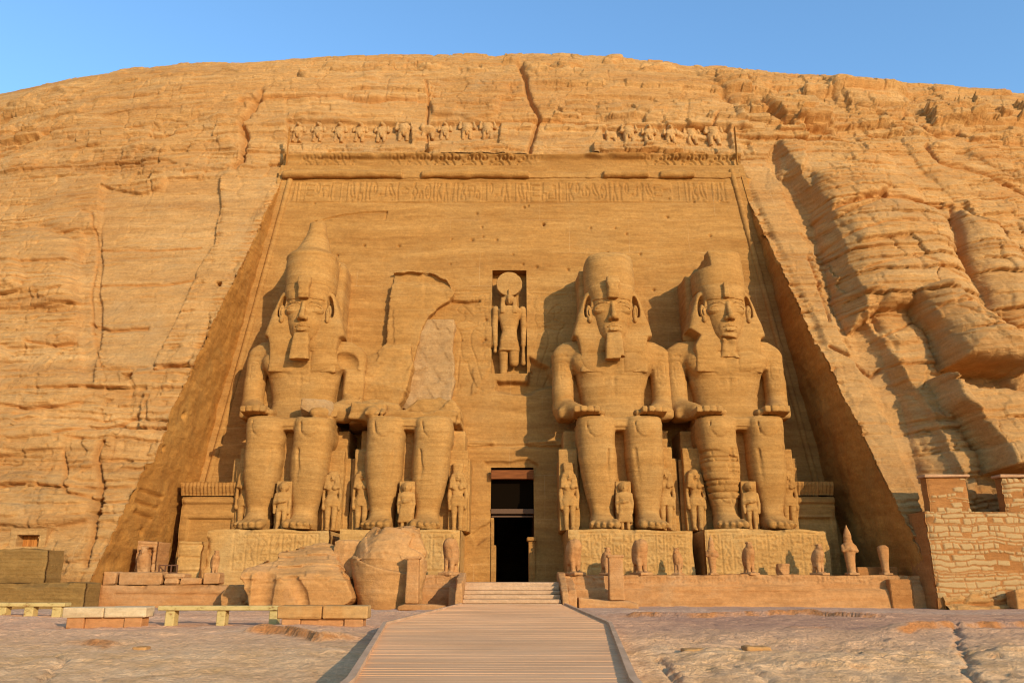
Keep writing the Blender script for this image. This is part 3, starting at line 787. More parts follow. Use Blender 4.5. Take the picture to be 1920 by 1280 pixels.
# ------------------------------------------------------------------ the rock-cut facade
temple = thing('temple_facade', 'tall rock-cut temple front recessed into the cliff behind the four giants', 'temple')
NX0, NZB = fac_xz(921, 700); NX1, NZT = fac_xz(987, 507)
DX0, DZ0 = -1.32, 1.2; DX1, DZ1 = 1.36, fac_xz(960, 876)[1]
def facade():
    zs = np.unique(np.round(np.concatenate((np.arange(0.8, 31.75, 0.062), [DZ1, NZB, NZT])), 4))
    xs = np.unique(np.round(np.concatenate((np.arange(-20.7, 20.71, 0.062), [DX0, DX1, NX0, NX1])), 4))
    GX, GZ = np.meshgrid(xs, zs); GX = GX.astype(np.float32); GZ = GZ.astype(np.float32)
    U, V = proj(GX, fac_y(GZ), GZ)
    C = np.zeros(GX.shape, np.float32)
    st = []
    # the great line of text under the roll moulding
    x0, zt = fac_xz(545, 343); x1, _ = fac_xz(1360, 343); _, zb = fac_xz(545, 376)
    seq = 'sticks reed bars slab3 disc house paren bars4 bars owl seat reed paren disc snake bird paren eye bee loaf sun paren k legs sticks reed man house loaf bars disc snake legs bars owl n slab3 seat lion reed bars k disc boat bird sun reed legs was disc snake ankh bird slab3 water bars4 bars reed man owl bars sticks n'.split()
    line_of(seq, x0, x1, zb, zt - zb, st)
    st.append([(x0, zb - .18), (x1, zb - .18)]); st.append([(x0, zt + .15), (x1, zt + .15)])
    engrave(GX, GZ, C, st, 0.055, 0.085)
    st = []
    zoom = lambda L: [fac_xz(820 + a / 4.571, 480 + b / 4.571) for a, b in L]
    KING = [[(165, 460), (185, 430), (215, 418), (240, 440), (305, 512)], [(165, 460), (190, 485), (218, 492), (236, 518)], [(240, 450), (225, 480), (240, 500), (285, 490)],
            [(235, 545), (150, 585), (155, 610), (200, 640), (310, 615), (345, 600)], [(270, 560), (325, 580), (345, 572)], [(345, 590), (380, 620), (398, 560), (415, 550)], [(310, 620), (402, 670), (405, 600)],
            [(185, 640), (206, 690), (200, 780), (212, 860)], [(310, 625), (284, 680), (286, 760), (330, 880), (380, 1080)], [(200, 780), (180, 950), (168, 1130)], [(228, 910), (258, 910), (275, 1000), (335, 1130), (390, 1150)],
            [(165, 1140), (192, 1130), (190, 1090)], [(320, 490), (400, 480), (410, 540)], [(150, 300), (460, 300)], [(130, 330), (240, 335), (455, 320)]]
    for p in KING: st.append(zoom(p))
    for p in KING: st.append([(0.0 - a - 0.32, b) for a, b in zoom(p)])
    engrave(GX, GZ, C, st, 0.042, 0.07)
    st = []
    for (ua, va, ub, vb, sd) in ((886, 548, 920, 592, 5), (897, 596, 920, 690, 6), (992, 548, 1028, 592, 7), (1000, 600, 1020, 640, 8)):
        a, zt = fac_xz(ua, va); b, zb = fac_xz(ub, vb)
        columns(a, b, zb, zt, 0.62, sd, st, False)
    engrave(GX, GZ, C, st, 0.04, 0.05)
    H = -C
    # crack under the text, natural bedding, pits
    for pts, wd, dp in (([(605, 412), (640, 404), (690, 398), (725, 397)], .05, .16), ([(725, 397), (722, 410)], .05, .12), ([(880, 834), (960, 836), (1045, 832)], .07, .12), ([(500, 800), (400, 800)], .05, .08)):
        P = [fac_xz(*p) for p in pts]; engrave_neg = np.zeros_like(C); engrave(GX, GZ, engrave_neg, [P], wd, dp); H -= engrave_neg
    H += 0.05 * fbm(GX * 0.25, 0, GZ * 0.35, 4, 71) + 0.014 * fbm(GX * 0.9, 0, GZ * 8, 3, 72) + 0.012 * fbm(GX * 3, 0, GZ * 3, 3, 73)
    rng = np.random.RandomState(4)
    for k in range(70):
        cx, cz, r = rng.uniform(-16, 16), rng.uniform(13, 29), rng.uniform(.05, .11)
        i0, i1 = np.searchsorted(zs, (cz - .3, cz + .3)); j0, j1 = np.searchsorted(xs, (cx - .3, cx + .3))
        H[i0:i1, j0:j1] -= 0.22 * np.exp(-((GX[i0:i1, j0:j1] - cx) ** 2 + (GZ[i0:i1, j0:j1] - cz) ** 2) / r ** 2)
    def plate(pts, h, R, wob=4):
        P = np.array(pts); m = (U > P[:, 0].min() - 40) & (U < P[:, 0].max() + 40) & (V > P[:, 1].min() - 40) & (V < P[:, 1].max() + 40); i = np.nonzero(m)
        d = poly_in(U[i] + wob * fbm(GX[i], 0, GZ[i], 3, 81), V[i] + wob * fbm(GX[i], 9, GZ[i], 3, 82), pts) / 29.0
        H[i] += h * smooth(0, R, d)
    # what is left of the second giant's back slab, and the scar beside it
    plate([(838, 560), (900, 562), (905, 567), (850, 572)], -0.35, 0.12, 2)
    plate([(985, 668), (1030, 688), (1040, 730), (960, 745), (925, 735), (930, 715), (985, 712)], -0.55, 0.3, 4)
    plate([(884, 690), (924, 690), (900, 740), (880, 745)], 0.12, 0.2, 5)
    # band over the door and the door's outer frame
    plate([(860, 826), (925, 826), (930, 836), (860, 838)], 0.3, 0.06, 1)
    plate([(990, 826), (1060, 824), (1060, 836), (990, 836)], 0.3, 0.06, 1)
    plate([(800, 838), (1120, 838), (1120, 1110), (800, 1110)], 0.12, 0.1, 1)
    plate([(905, 862), (990, 860), (1012, 872), (1000, 890), (920, 890)], -0.22, 0.15, 3)
    plate([(882, 1000), (905, 985), (925, 970), (925, 1005), (895, 1028)], -0.2, 0.15, 3)
    Xc = (GX[:-1, :-1] + GX[1:, 1:]) / 2; Zc = (GZ[:-1, :-1] + GZ[1:, 1:]) / 2
    hole = ((Xc > DX0) & (Xc < DX1) & (Zc < DZ1)) | ((Xc > NX0) & (Xc < NX1) & (Zc > NZB) & (Zc < NZT)) | (np.abs(Xc) > hw(Zc) + 0.35)
    P = np.stack((GX, fac_y(GZ) - H, GZ), -1).reshape(-1, 3)
    V_, F_ = compact(P, grid_faces(len(zs), len(xs), ~hole))
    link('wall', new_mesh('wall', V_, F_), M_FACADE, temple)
facade()
def quad_sheet(name, P00, P10, P11, P01, h, amp, mat, parent, seed, nrm, flip=False, extra=None):
    """a rough sheet spanned by four corners"""
    P00, P10, P11, P01 = (np.array(p, float) for p in (P00, P10, P11, P01))
    nu = max(2, int(max(np.linalg.norm(P10 - P00), np.linalg.norm(P11 - P01)) / h)); nv = max(2, int(max(np.linalg.norm(P01 - P00), np.linalg.norm(P11 - P10)) / h))
    a = np.linspace(0, 1, nu + 1)[None, :, None]; b = np.linspace(0, 1, nv + 1)[:, None, None]
    P = (P00 * (1 - a) + P10 * a) * (1 - b) + (P01 * (1 - a) + P11 * a) * b
    d = amp * (fbm(P[..., 0] * .7, P[..., 1] * .7, P[..., 2] * .7, 4, seed) + 0.35 * fbm(P[..., 0] * 1.5, P[..., 1] * 1.5, P[..., 2] * 9, 3, seed + 3))
    if extra is not None: d = d + extra(P)
    P = P + d[..., None] * np.array(nrm, float)
    return link(name, new_mesh(name, P.reshape(-1, 3), grid_faces(nv + 1, nu + 1, None, flip)), mat, parent)
# side walls of the recess: from the facade's edge out to the cliff face
M_SIDE = sandstone('side_wall_sandstone', (0.363, 0.155, 0.032), (0.433, 0.193, 0.042), (0.488, 0.230, 0.054), patch=(0.363, 0.193, 0.052), patch_amt=0.4, bump=0.5, strata=2.2)
def side_wall(sg):
    zs = np.arange(-0.5, 35.2, 0.10); t = np.linspace(0, 1, 130)
    x = sg * hw(np.minimum(zs, 31.5)); yb = fac_y(zs) + 0.3
    yb = np.where(zs > 31.3, fac_y(31.3) + 0.4, yb)
    yf = np.array([min(cliff_y(xx + sg * .12, zz), b - 0.3) for xx, zz, b in zip(x, zs, yb)]); yf[zs < 0.6] = yf[zs >= 0.6][0]
    j1 = 0.10 * fbm(zs * 1.3, 0, 3 + sg, 3, 91)
    YY = (yf - 0.05)[:, None] * (1 - t)[None, :] + yb[:, None] * t[None, :]
    ZZ = zs[:, None] + 0 * t[None, :]
    XX = x[:, None] + 0 * t[None, :]
    d = 0.07 * fbm(YY * .8, 0, ZZ * .8, 4, 93 + sg) + 0.02 * fbm(YY * 2, 0, ZZ * 7, 3, 94)
    if sg < 0:
        for (ya, za, yb_, zb_) in ((43.2, 6.3, 46.2, 6.2), (43.0, 5.7, 45.8, 5.55), (43.2, 5.15, 45.4, 4.95)):
            dd = seg_dist(YY, ZZ, [(ya, za), (yb_, zb_)]); d = d - 0.22 * np.exp(-(dd / .09) ** 2)
        for (yy, zz, r) in ((44.6, 4.2, .16), (46.0, 2.9, .2), (47.2, 2.9, .18), (46.6, 11, .2), (44.9, 8.8, .12)):
            d = d - 0.35 * np.exp(-((YY - yy) ** 2 + (ZZ - zz) ** 2) / r ** 2)
    XX = XX - sg * d * np.clip(t * 12, 0, 1)[None, :]
    P = np.stack((XX, YY, ZZ), -1).reshape(-1, 3)
    # rock standing behind the open edge
    mk = zs < 30.8; n0 = len(P); nz_ = int(mk.sum())
    E0 = np.stack((x - sg * .02, yf + .10, zs), -1)[mk]; E1 = np.stack((x + sg * 1.6, yf + .9, zs), -1)[mk]
    q = np.arange(nz_ - 1)
    G_ = np.stack((n0 + q, n0 + q + 1, n0 + nz_ + q + 1, n0 + nz_ + q), 1)
    if sg > 0: G_ = G_[:, ::-1]
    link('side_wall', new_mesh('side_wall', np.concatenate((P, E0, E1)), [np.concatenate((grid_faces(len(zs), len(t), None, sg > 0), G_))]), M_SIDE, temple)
side_wall(-1); side_wall(1)
# roll mouldings: along the top and down both edges
def moulding(pts, r, brk=None):
    V = Vol(np.min(pts, 0) - r - .1, np.max(pts, 0) + r + .1, 0.075)
    V.line([np.array(p) for p in pts], r)
    if brk is not None: V.fn(*brk, cut=True)
    V.rough(0.015, 1.2, 3, 77)
    return V
zr = fac_xz(960, 329)[1]
V = moulding([(-17.0, fac_y(zr) - .16, zr), (17.0, fac_y(zr) - .16, zr)], 0.30)
for (ua, ub, dz, rr) in ((755, 790, .05, .5), (992, 1130, .12, .62), (1300, 1400, .3, .5), (1215, 1235, .2, .4)):
    a = fac_xz(ua, 326); b = fac_xz(ub, 326)
    V.box(((a[0] + b[0]) / 2, fac_y(zr) - .5, zr - .05), ((b[0] - a[0]) / 2, .38, rr), 0.1, k=0.12, cut=True)
V.rough(0.08, 0.9, 3, 78)
V.obj('torus_moulding', M_FACADE, temple)
for sg in (-1, 1):
    pts = [(sg * (hw(z) - .62), fac_y(z) + .04, z) for z in (7.6, 15, 23, 31.2)]
    moulding(pts, 0.22).obj('torus_moulding', M_FACADE, temple)
# hollow cornice with the kings' name rings, between the roll moulding and the natural rock
def cornice():
    zb, zt = zr + 0.25, CORN_T
    xs = np.arange(-17.5, 17.51, 0.062); zz = np.arange(zb - .3, zt + .42, 0.062)
    GX, GZ = np.meshgrid(xs, zz); GX = GX.astype(np.float32); GZ = GZ.astype(np.float32)
    t = np.clip((GZ - zb) / (zt - zb), 0, 1)
    y = fac_y(zr) - .02 + .62 * t + .30 * np.sin(np.pi * t) - .15 * smooth(.8, 1, t) + 4 * np.maximum(GZ - zt - .02, 0)
    C = np.zeros(GX.shape, np.float32); st = []; rng = np.random.RandomState(9)
    h = (zt - zb) * .62; z1 = zb + .2
    x = -16.2
    keys = ['sun', 'bird', 'house', 'bars', 'man', 'owl', 'seat', 'eye', 'bee']
    while x < 16.2:
        cw = .78
        cartouche(x, z1, cw, h, [keys[rng.randint(9)], keys[rng.randint(9)]], st)
        put_glyph('cobra', x + cw + .16, z1, .42, h, st)
        st.append([(1.26 + x + cw - a * .42 - .02 + .12, z1 + b * h) for a, b in GL['cobra'][1][0]])
        for q in (0, .6, 1.15): st.append(circ(x + .35 + q, z1 + h + .26, .17, 10))
        x += cw + 1.32
    engrave(GX, GZ, C, st, 0.062, 0.15)
    fade = smooth(-.45, .3, fbm(GX * .2, 1, GZ * .3, 2, 33)) * np.where(GX < -6.3, .55, 1)
    y = y + C * fade + 0.03 * fbm(GX * .7, 0, GZ * .9, 4, 97) + 0.015 * fbm(GX * 1.2, 0, GZ * 7, 3, 98)
    U, V_ = proj(GX, y, GZ)
    y = y - 0.22 * smooth(-.1, .6, fbm(GX * .45, 2, GZ * .8, 3, 99)) * smooth(.78, .9, t) 
    P = np.stack((GX, y, GZ), -1).reshape(-1, 3)
    link('cornice', new_mesh('cornice', P, grid_faces(len(zz), len(xs))), M_FACADE, temple)
cornice()
# niche over the door
M_DARK = sandstone('inner_stone', (0.16, 0.09, 0.04), (0.20, 0.11, 0.05), (0.24, 0.14, 0.06), bump=0.3)
nb = MB()
yf0, yf1 = fac_y(NZB) + .02, fac_y(NZT) + .02; D_ = 0.85
a0, a1, a2, a3 = (NX0, yf0, NZB), (NX1, yf0, NZB), (NX1, yf1, NZT), (NX0, yf1, NZT)
b0, b1, b2, b3 = (NX0, yf0 + D_, NZB), (NX1, yf0 + D_, NZB), (NX1, yf1 + D_, NZT), (NX0, yf1 + D_, NZT)
nb.add([a0, a1, a2, a3, b0, b1, b2, b3], [(4, 5, 6, 7), (0, 4, 7, 3), (1, 2, 6, 5), (3, 7, 6, 2), (0, 1, 5, 4)])
nb.obj('niche', M_FACADE, temple)
# doorway: passage, inner jambs, cross beam
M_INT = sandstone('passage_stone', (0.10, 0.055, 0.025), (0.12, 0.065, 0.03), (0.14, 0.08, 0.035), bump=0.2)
db = MB(); yd = 49.95; DD = 22
db.add([(DX0, yd, 0.8), (DX1, yd, 0.8), (DX1, yd + 1.0, DZ1), (DX0, yd + 1.0, DZ1), (DX0, yd + DD, 0.8), (DX1, yd + DD, 0.8), (DX1, yd + DD, DZ1), (DX0, yd + DD, DZ1)],
       [(4, 5, 6, 7), (0, 4, 7, 3), (1, 2, 6, 5), (3, 7, 6, 2)])
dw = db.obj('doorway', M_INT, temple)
M_LINT, nt_, b_ = node_mat('red_lintel_timber')
n_ = nn(nt_, 'ShaderNodeTexNoise', inp={'Vector': pos_scaled(nt_, .6, 2, 6), 'Scale': 2.0, 'Detail': 4.0})
nt_.links.new(ramp(nt_, n_.outputs['Fac'], [(.3, (.13, .04, .012)), (.7, (.24, .075, .02))]), b_.inputs['Base Color'])
lb = MB(); lb.box(DX0 + .01, DX1 - .01, 50.25, 50.75, 7.75, 8.3, .02); lb.obj('door_lintel', M_LINT, dw)
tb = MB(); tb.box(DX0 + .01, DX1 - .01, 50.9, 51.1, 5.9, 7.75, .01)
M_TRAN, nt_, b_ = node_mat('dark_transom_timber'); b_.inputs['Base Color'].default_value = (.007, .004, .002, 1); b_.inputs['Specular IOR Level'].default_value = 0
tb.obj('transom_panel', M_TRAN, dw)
bb = MB(); bb.box(DX0 + .01, DX1 - .01, 50.3, 50.7, 5.62, 5.92, .03); bb.box(DX0 + .05, DX1 - .05, 50.4, 50.6, 5.42, 5.52, .02)
M_BEAM, nt_, b_ = node_mat('door_beam_timber'); b_.inputs['Base Color'].default_value = (.12, .065, .035, 1)
bb.obj('door_beam', M_BEAM, dw)
jb = MB(); jb.box(DX0 + .01, DX0 + .34, 50.2, 51.6, 1.0, 3.75, .04)
jb.box(DX0 + .01, DX0 + .20, 50.4, 51.6, 3.76, 5.4, .03); jb.obj('door_jamb', M_FACADE, dw)
jb = MB(); jb.box(DX1 - .36, DX1 + .02, 49.78, 51.0, 1.0, 3.95, .03); jb.box(DX1 - .46, DX1 + .10, 49.66, 51.0, 3.96, 4.2, .04)
jb.obj('door_jamb', M_FACADE, dw)
# ------------------------------------------------------------------ the four giants
FEET_Y, FEET_Z = 45.2, 4.45
def leg_part(V, sg, foot_dx=0.0):
    cx = sg * 1.40; fx = sg * 1.28 + foot_dx
    mid = lambda t: cx * t + (fx) * (1 - t)
    V.loft([(0.25, .74, .84, fx, 2.28), (0.8, .68, .76, mid(.1), 2.25), (1.3, .73, .78, mid(.2), 2.2), (2.2, .92, .95, mid(.35), 2.1), (3.2, 1.07, 1.10, mid(.55), 2.05), (4.2, 1.11, 1.14, mid(.75), 2.0), (5.0, 1.08, 1.08, mid(.9), 1.92), (5.6, 1.10, 1.10, cx, 1.82), (6.1, 1.12, 1.12, cx, 1.84), (6.35, 1.10, 1.06, cx, 1.88), (6.48, 1.02, .95, cx, 1.95)], n=2.8, k=.1)
    V.cap((cx, 1.9, 5.35), (sg * 1.48, 5.2, 5.5), 1.06, 1.10, k=.2)
    V.box((cx, 3.6, 5.95), (1.08, 1.95, .50), .25, k=.15)
    # knee cap outline
    V.ell((cx, .92, 5.75), (.52, .26, .55), k=.15)
    V.line([(cx - .55, .85, 6.1), (cx - .5, .80, 5.5), (cx - .2, .74, 5.18), (cx + .2, .74, 5.18), (cx + .5, .80, 5.5)], .05, k=.06, cut=True)
    # shin edge and calf muscle line
    V.line([(fx - sg * .45, 1.12, 1.6), (cx - sg * .55, .98, 3.4), (cx - sg * .62, 1.0, 4.5)], .06, k=.12, cut=True)
    # foot
    V.loft([(0.0, .80, 1.12, fx + sg * .06, 1.45), (.28, .80, 1.10, fx + sg * .06, 1.5), (.62, .66, .85, fx + sg * .04, 1.85), (1.0, .5, .6, fx, 2.1)], n=2.6, k=.25)
    xs = [-.62, -.26, .06, .36, .63]; rr = [.23, .19, .175, .165, .15]; yy = [.30, .22, .30, .44, .62]
    for q in range(5):                       # big toe towards the middle
        tx = fx + sg * (xs[q] + .08)
        V.cap((tx, .95, .34), (tx + sg * .03 * q, yy[q] + .1, .2), rr[q] * 1.05, rr[q], k=.045)
        V.ell((tx + sg * .03 * q, yy[q] - .04, .26), (rr[q] * .62, .12, rr[q] * .55), k=.03)
    V.box((fx, 1.6, -.3), (1.3, 2.0, .3), 0, cut=True)
def torso_part(V, sd=0, arm_l=True, arm_r=True):
    V.loft([(6.2, 2.35, 1.5, 0, 4.5), (6.9, 2.2, 1.35, 0, 4.5), (7.6, 1.98, 1.25, 0, 4.55), (8.3, 2.0, 1.28, 0, 4.5), (9.0, 2.15, 1.35, 0, 4.45), (9.7, 2.33, 1.45, 0, 4.42), (10.1, 2.5, 1.48, 0, 4.42), (10.5, 2.8, 1.48, 0, 4.42), (11.2, 2.8, 1.40, 0, 4.45), (11.65, 2.3, 1.2, 0, 4.5), (11.95, 1.5, 1.0, 0, 4.5)], n=2.7)
    V.loft([(10.1, 3.60, .62, 0, 4.35), (10.6, 3.72, .80, 0, 4.38), (11.1, 3.70, .88, 0, 4.42), (11.5, 3.52, .85, 0, 4.46), (11.85, 3.05, .72, 0, 4.5), (12.0, 2.2, .5, 0, 4.5)], n=4.2, k=.22)
    V.box((0, 5.0, 9.2), (3.3, .45, 2.2), .1, k=.1)
    for sg in (-1, 1):
        V.ell((sg * 1.2, 3.45, 10.35), (1.25, .60, .85), k=.35)
    V.line([(-2.5, 3.25, 9.6), (-1.3, 2.98, 9.36), (0, 3.0, 9.45), (1.3, 2.98, 9.36), (2.5, 3.25, 9.6)], .06, k=.15, cut=True)
    V.line([(0, 3.0, 9.3), (0, 3.12, 8.4), (0, 3.2, 7.7)], .06, k=.15, cut=True)
    V.ell((0, 3.2, 7.45), (.10, .2, .30), cut=True, k=.08)
    V.ell((0, 3.7, 7.0), (1.7, .75, .9), k=.5)
    for sg in (-1, 1):
        if not (arm_l if sg < 0 else arm_r): continue
        V.cap((sg * 3.06, 4.35, 10.9), (sg * 3.14, 4.15, 9.2), .70, .66, k=.15)
        V.cap((sg * 3.14, 4.15, 9.2), (sg * 3.12, 4.0, 7.6), .67, .66, k=.06)
        V.cap((sg * 3.05, 4.0, 7.5), (sg * 2.35, 2.3, 7.02), .72, .46, k=.18)
        V.box((sg * 3.0, 3.6, 7.0), (.55, .9, .35), .25, k=.3)
        hx = sg * 1.98
        V.box((hx, 1.85, 6.84), (.76, .62, .24), .16, k=.15)
        for q in range(4):
            fx_ = hx + (q - 1.5) * .385
            yt = (.60, .50, .54, .66)[q if sg > 0 else 3 - q]
            V.box((fx_, yt + .55, 6.78), (.186, .62, .20), .08, k=.02, rot=(-.10, 0, 0))
        V.line([(hx - sg * .66, 2.1, 6.80), (hx - sg * .92, 1.6, 6.74), (hx - sg * .92, 1.05, 6.70)], [.24, .22, .19], k=.06)
def base_part(V):
    """throne, kilt and the slab that ties the legs together"""
    V.box((0, 4.55, 3.0), (3.25, 2.0, 3.05), .08)
    V.box((0, 3.0, 6.05), (2.3, 1.75, .42), .12, k=.1)
    V.box((0, 1.55, 6.1), (.62, .55, .25), .04, k=.03)
    V.box((0, 3.6, 3.0), (.5, 1.3, 3.0), .03, k=.05)
def head_part(hd=None, beard=True, yaw=0.0, broken=False, h=0.036):
    V = Vol((-2.0, 1.4, 10.9), (2.0, 5.6, 15.4), h)
    V.cap((0, 4.3, 11.0), (0, 4.0, 13.0), 1.0, .95)
    V.loft([(11.98, .46, .80, 0, 3.42), (12.12, .70, .98, 0, 3.45), (12.4, .95, 1.14, 0, 3.52), (12.85, 1.14, 1.22, 0, 3.60), (13.3, 1.24, 1.27, 0, 3.64), (13.75, 1.29, 1.30, 0, 3.66), (14.3, 1.31, 1.32, 0, 3.68), (15.0, 1.25, 1.3, 0, 3.75), (15.3, 1.0, 1.0, 0, 3.8)], n=2.4, k=.08)
    for sg in (-1, 1):
        V.ell((sg * .66, 2.31, 13.77), (.48, .12, .24), cut=True, k=.14)   # orbit
        ec = (sg * .66, 2.83, 13.71)
        V.ell(ec, (.46, .37, .33), k=.0)                                    # eyeball
        def lids(x, y, z, ec=ec):
            x, y, z = x - ec[0], y - ec[1], z - ec[2]
            r = (.54, .455, .40)
            q = np.sqrt((x / r[0]) ** 2 + (y / r[1]) ** 2 + (z / r[2]) ** 2) + 1e-6
            g = np.sqrt((x / r[0] ** 2) ** 2 + (y / r[1] ** 2) ** 2 + (z / r[2] ** 2) ** 2) + 1e-6
            d = q * (q - 1) / g
            w = 1 - (x / .44) ** 2
            return np.maximum(d, np.minimum(.17 * w - z + .03, z + .13 * w))
        V.fn((ec[0] - .6, 2.3, 13.25), (ec[0] + .6, 3.2, 14.2), lids, k=.01)
        V.line([(sg * .18, 2.38, 14.02), (sg * .5, 2.33, 14.15), (sg * .85, 2.42, 14.14), (sg * 1.16, 2.66, 14.00)], [.02, .03, .03, .02], k=.06)   # brow
        V.ell((sg * .22, 2.24, 13.02), (.15, .24, .13), k=.08)             # nostril wing
        V.ell((sg * .14, 2.10, 12.90), (.06, .10, .05), cut=True, k=.03)
        V.ell((sg * 1.43, 3.02, 13.56), (.20, .30, .58), k=.05, rot=(0, sg * .12, sg * .25))      # ear
        V.ell((sg * 1.50, 2.74, 13.64), (.11, .14, .34), cut=True, k=.03)
        V.line([(sg * 1.46, 2.8, 13.74), (sg * 1.44, 2.76, 13.44)], .04, k=.03)
        V.ell((sg * 1.43, 2.86, 13.08), (.14, .18, .17), k=.05)
    V.line([(0, 2.36, 14.05), (0, 2.24, 13.6), (0, 2.02, 13.14)], [.14, .135, .18], k=.12)
    V.ell((0, 2.00, 13.06), (.19, .20, .155), k=.07)
    V.ell((0, 2.52, 12.60), (.55, .26, .30), k=.2)
    up = [(-.42, 2.42, 12.60), (-.22, 2.28, 12.655), (-.07, 2.23, 12.68), (0, 2.24, 12.66), (.07, 2.23, 12.68), (.22, 2.28, 12.655), (.42, 2.42, 12.60)]
    V.line(up, [.03, .06, .07, .065, .07, .06, .03], k=.03)
    V.line([(-.37, 2.41, 12.52), (-.20, 2.29, 12.46), (0, 2.25, 12.445), (.20, 2.29, 12.46), (.37, 2.41, 12.52)], [.03, .075, .085, .075, .03], k=.03)
    V.line([(-.44, 2.40, 12.58), (-.25, 2.20, 12.56), (0, 2.15, 12.555), (.25, 2.20, 12.56), (.44, 2.40, 12.58)], .03, k=.02, cut=True)
    V.line([(-.36, 2.38, 12.30), (0, 2.30, 12.28), (.36, 2.38, 12.30)], .05, k=.14, cut=True)
    V.ell((0, 2.60, 12.12), (.40, .24, .19), k=.15)
    if broken:
        V.box((.1, 2.3, 12.0), (.6, .5, .12), .05, cut=True, rot=(0, .08, 0), k=.08)
    V.rough(.012, 2.2, 3, 5)
    return V
def nemes_part(V, n1=0.0):
    # cloth falling behind the ears, flaring to the shoulders and running on down the chest as two lappets
    V.loft([(11.1, 1.98, .85, 0, 3.80), (11.6, 2.06, .90, 0, 3.76), (11.95, 2.18, .90, 0, 3.74), (12.15, 2.52, .88, 0, 3.74), (12.9, 2.36, .92, 0, 3.80), (13.7, 2.12, .98, 0, 3.88), (14.4, 1.90, 1.0, 0, 3.95), (14.85, 1.75, 1.0, 0, 4.0), (15.05, 1.64, 1.0, 0, 4.02)], n=7)
    # dome and brow band
    V.loft([(14.36, 1.36, 1.39, 0, 3.74), (14.55, 1.40, 1.42, 0, 3.76), (15.0, 1.52, 1.48, 0, 3.82), (15.40, 1.56, 1.48, 0, 3.9)], n=2.6, k=.03)
    for sg in (-1, 1):
        V.ell((sg * 1.54, 2.85, 14.05), (.20, .85, .78), cut=True, k=.06, rot=(0, sg * -.16, 0))
        V.loft([(9.75, .74, .30, sg * 1.34, 3.28), (10.4, .74, .32, sg * 1.34, 3.25), (11.4, .74, .36, sg * 1.36, 3.25), (12.3, .70, .5, sg * 1.45, 3.45)], n=6, k=.12)
    V.rough(.02, 1.4, 3, 9)
    V.field(lambda x, y, z: 0.003 * np.sin(z * 30) * (np.abs(x) > 1.0) * (z < 14.0), .3)
def crown_red(V, top, broken=None):
    V.loft([(15.15, 1.60, 1.50, 0, 4.0), (15.6, 1.64, 1.58, 0, 4.05), (16.5, 1.68, 1.64, 0, 4.15), (top, 1.72, 1.70, 0, 4.3)], n=2.15)
def uraeus(V, h=1.35):
    V.loft([(14.55, .30, .22, 0, 2.22), (14.8, .36, .26, 0, 2.16), (15.2, .34, .30, 0, 2.12), (15.55, .43, .26, 0, 2.10), (14.6 + h, .40, .2, 0, 2.14)], n=4)
    V.box((0, 2.7, 15.2), (.18, .6, .6), .05)
def beard_part(V, z0=10.35):
    V.loft([(z0, .62, .36, 0, 2.34), (11.0, .55, .36, 0, 2.42), (12.0, .48, .34, 0, 2.52), (12.12, .47, .30, 0, 2.6)], n=5)
    V.box((0, 3.0, 11.2), (.30, .5, .75), .05, k=.05)
def pillar_part(V, top, hwid=1.9, cx=0.0):
    V.loft([(6.0, hwid + .1, 1.6, cx, 6.2), (top - .6, hwid, 1.6, cx, 6.7), (top, hwid - .15, 1.5, cx, 6.9)], n=10)
def arm_signs(V, sg, yf=3.35):
    """name rings cut into the upper arm"""
    st = []
    cartouche(-.25, 9.2, .5, 1.3, ['sun', 'seat', 'bird'], st); put_glyph('loaf', -.25, 10.75, .5, .3, st); put_glyph('bars', -.22, 8.85, .45, .25, st)
    cx = sg * 3.05
    def f(x, y, z):
        d = np.full(x.shape, 9.0, np.float32)
        m = (np.abs(x - cx) < .5) & (y < 4.0)
        if m.any():
            xx, zz = x[m] - cx, z[m]; dd = np.full(xx.shape, 9.0, np.float32)
            for s in st: dd = np.minimum(dd, seg_dist(xx, zz, s))
            d[m] = dd
        return 0.055 * np.clip(1.5 - d / .045, 0, 1)
    V.field(f, .2)
def strata_weather(V, amp, seed):
    V.rough(amp, .7, 4, seed)
    V.field(lambda x, y, z: amp * .45 * fbm(x * .5, y * .5, z * 5, 3, seed + 4), .3)
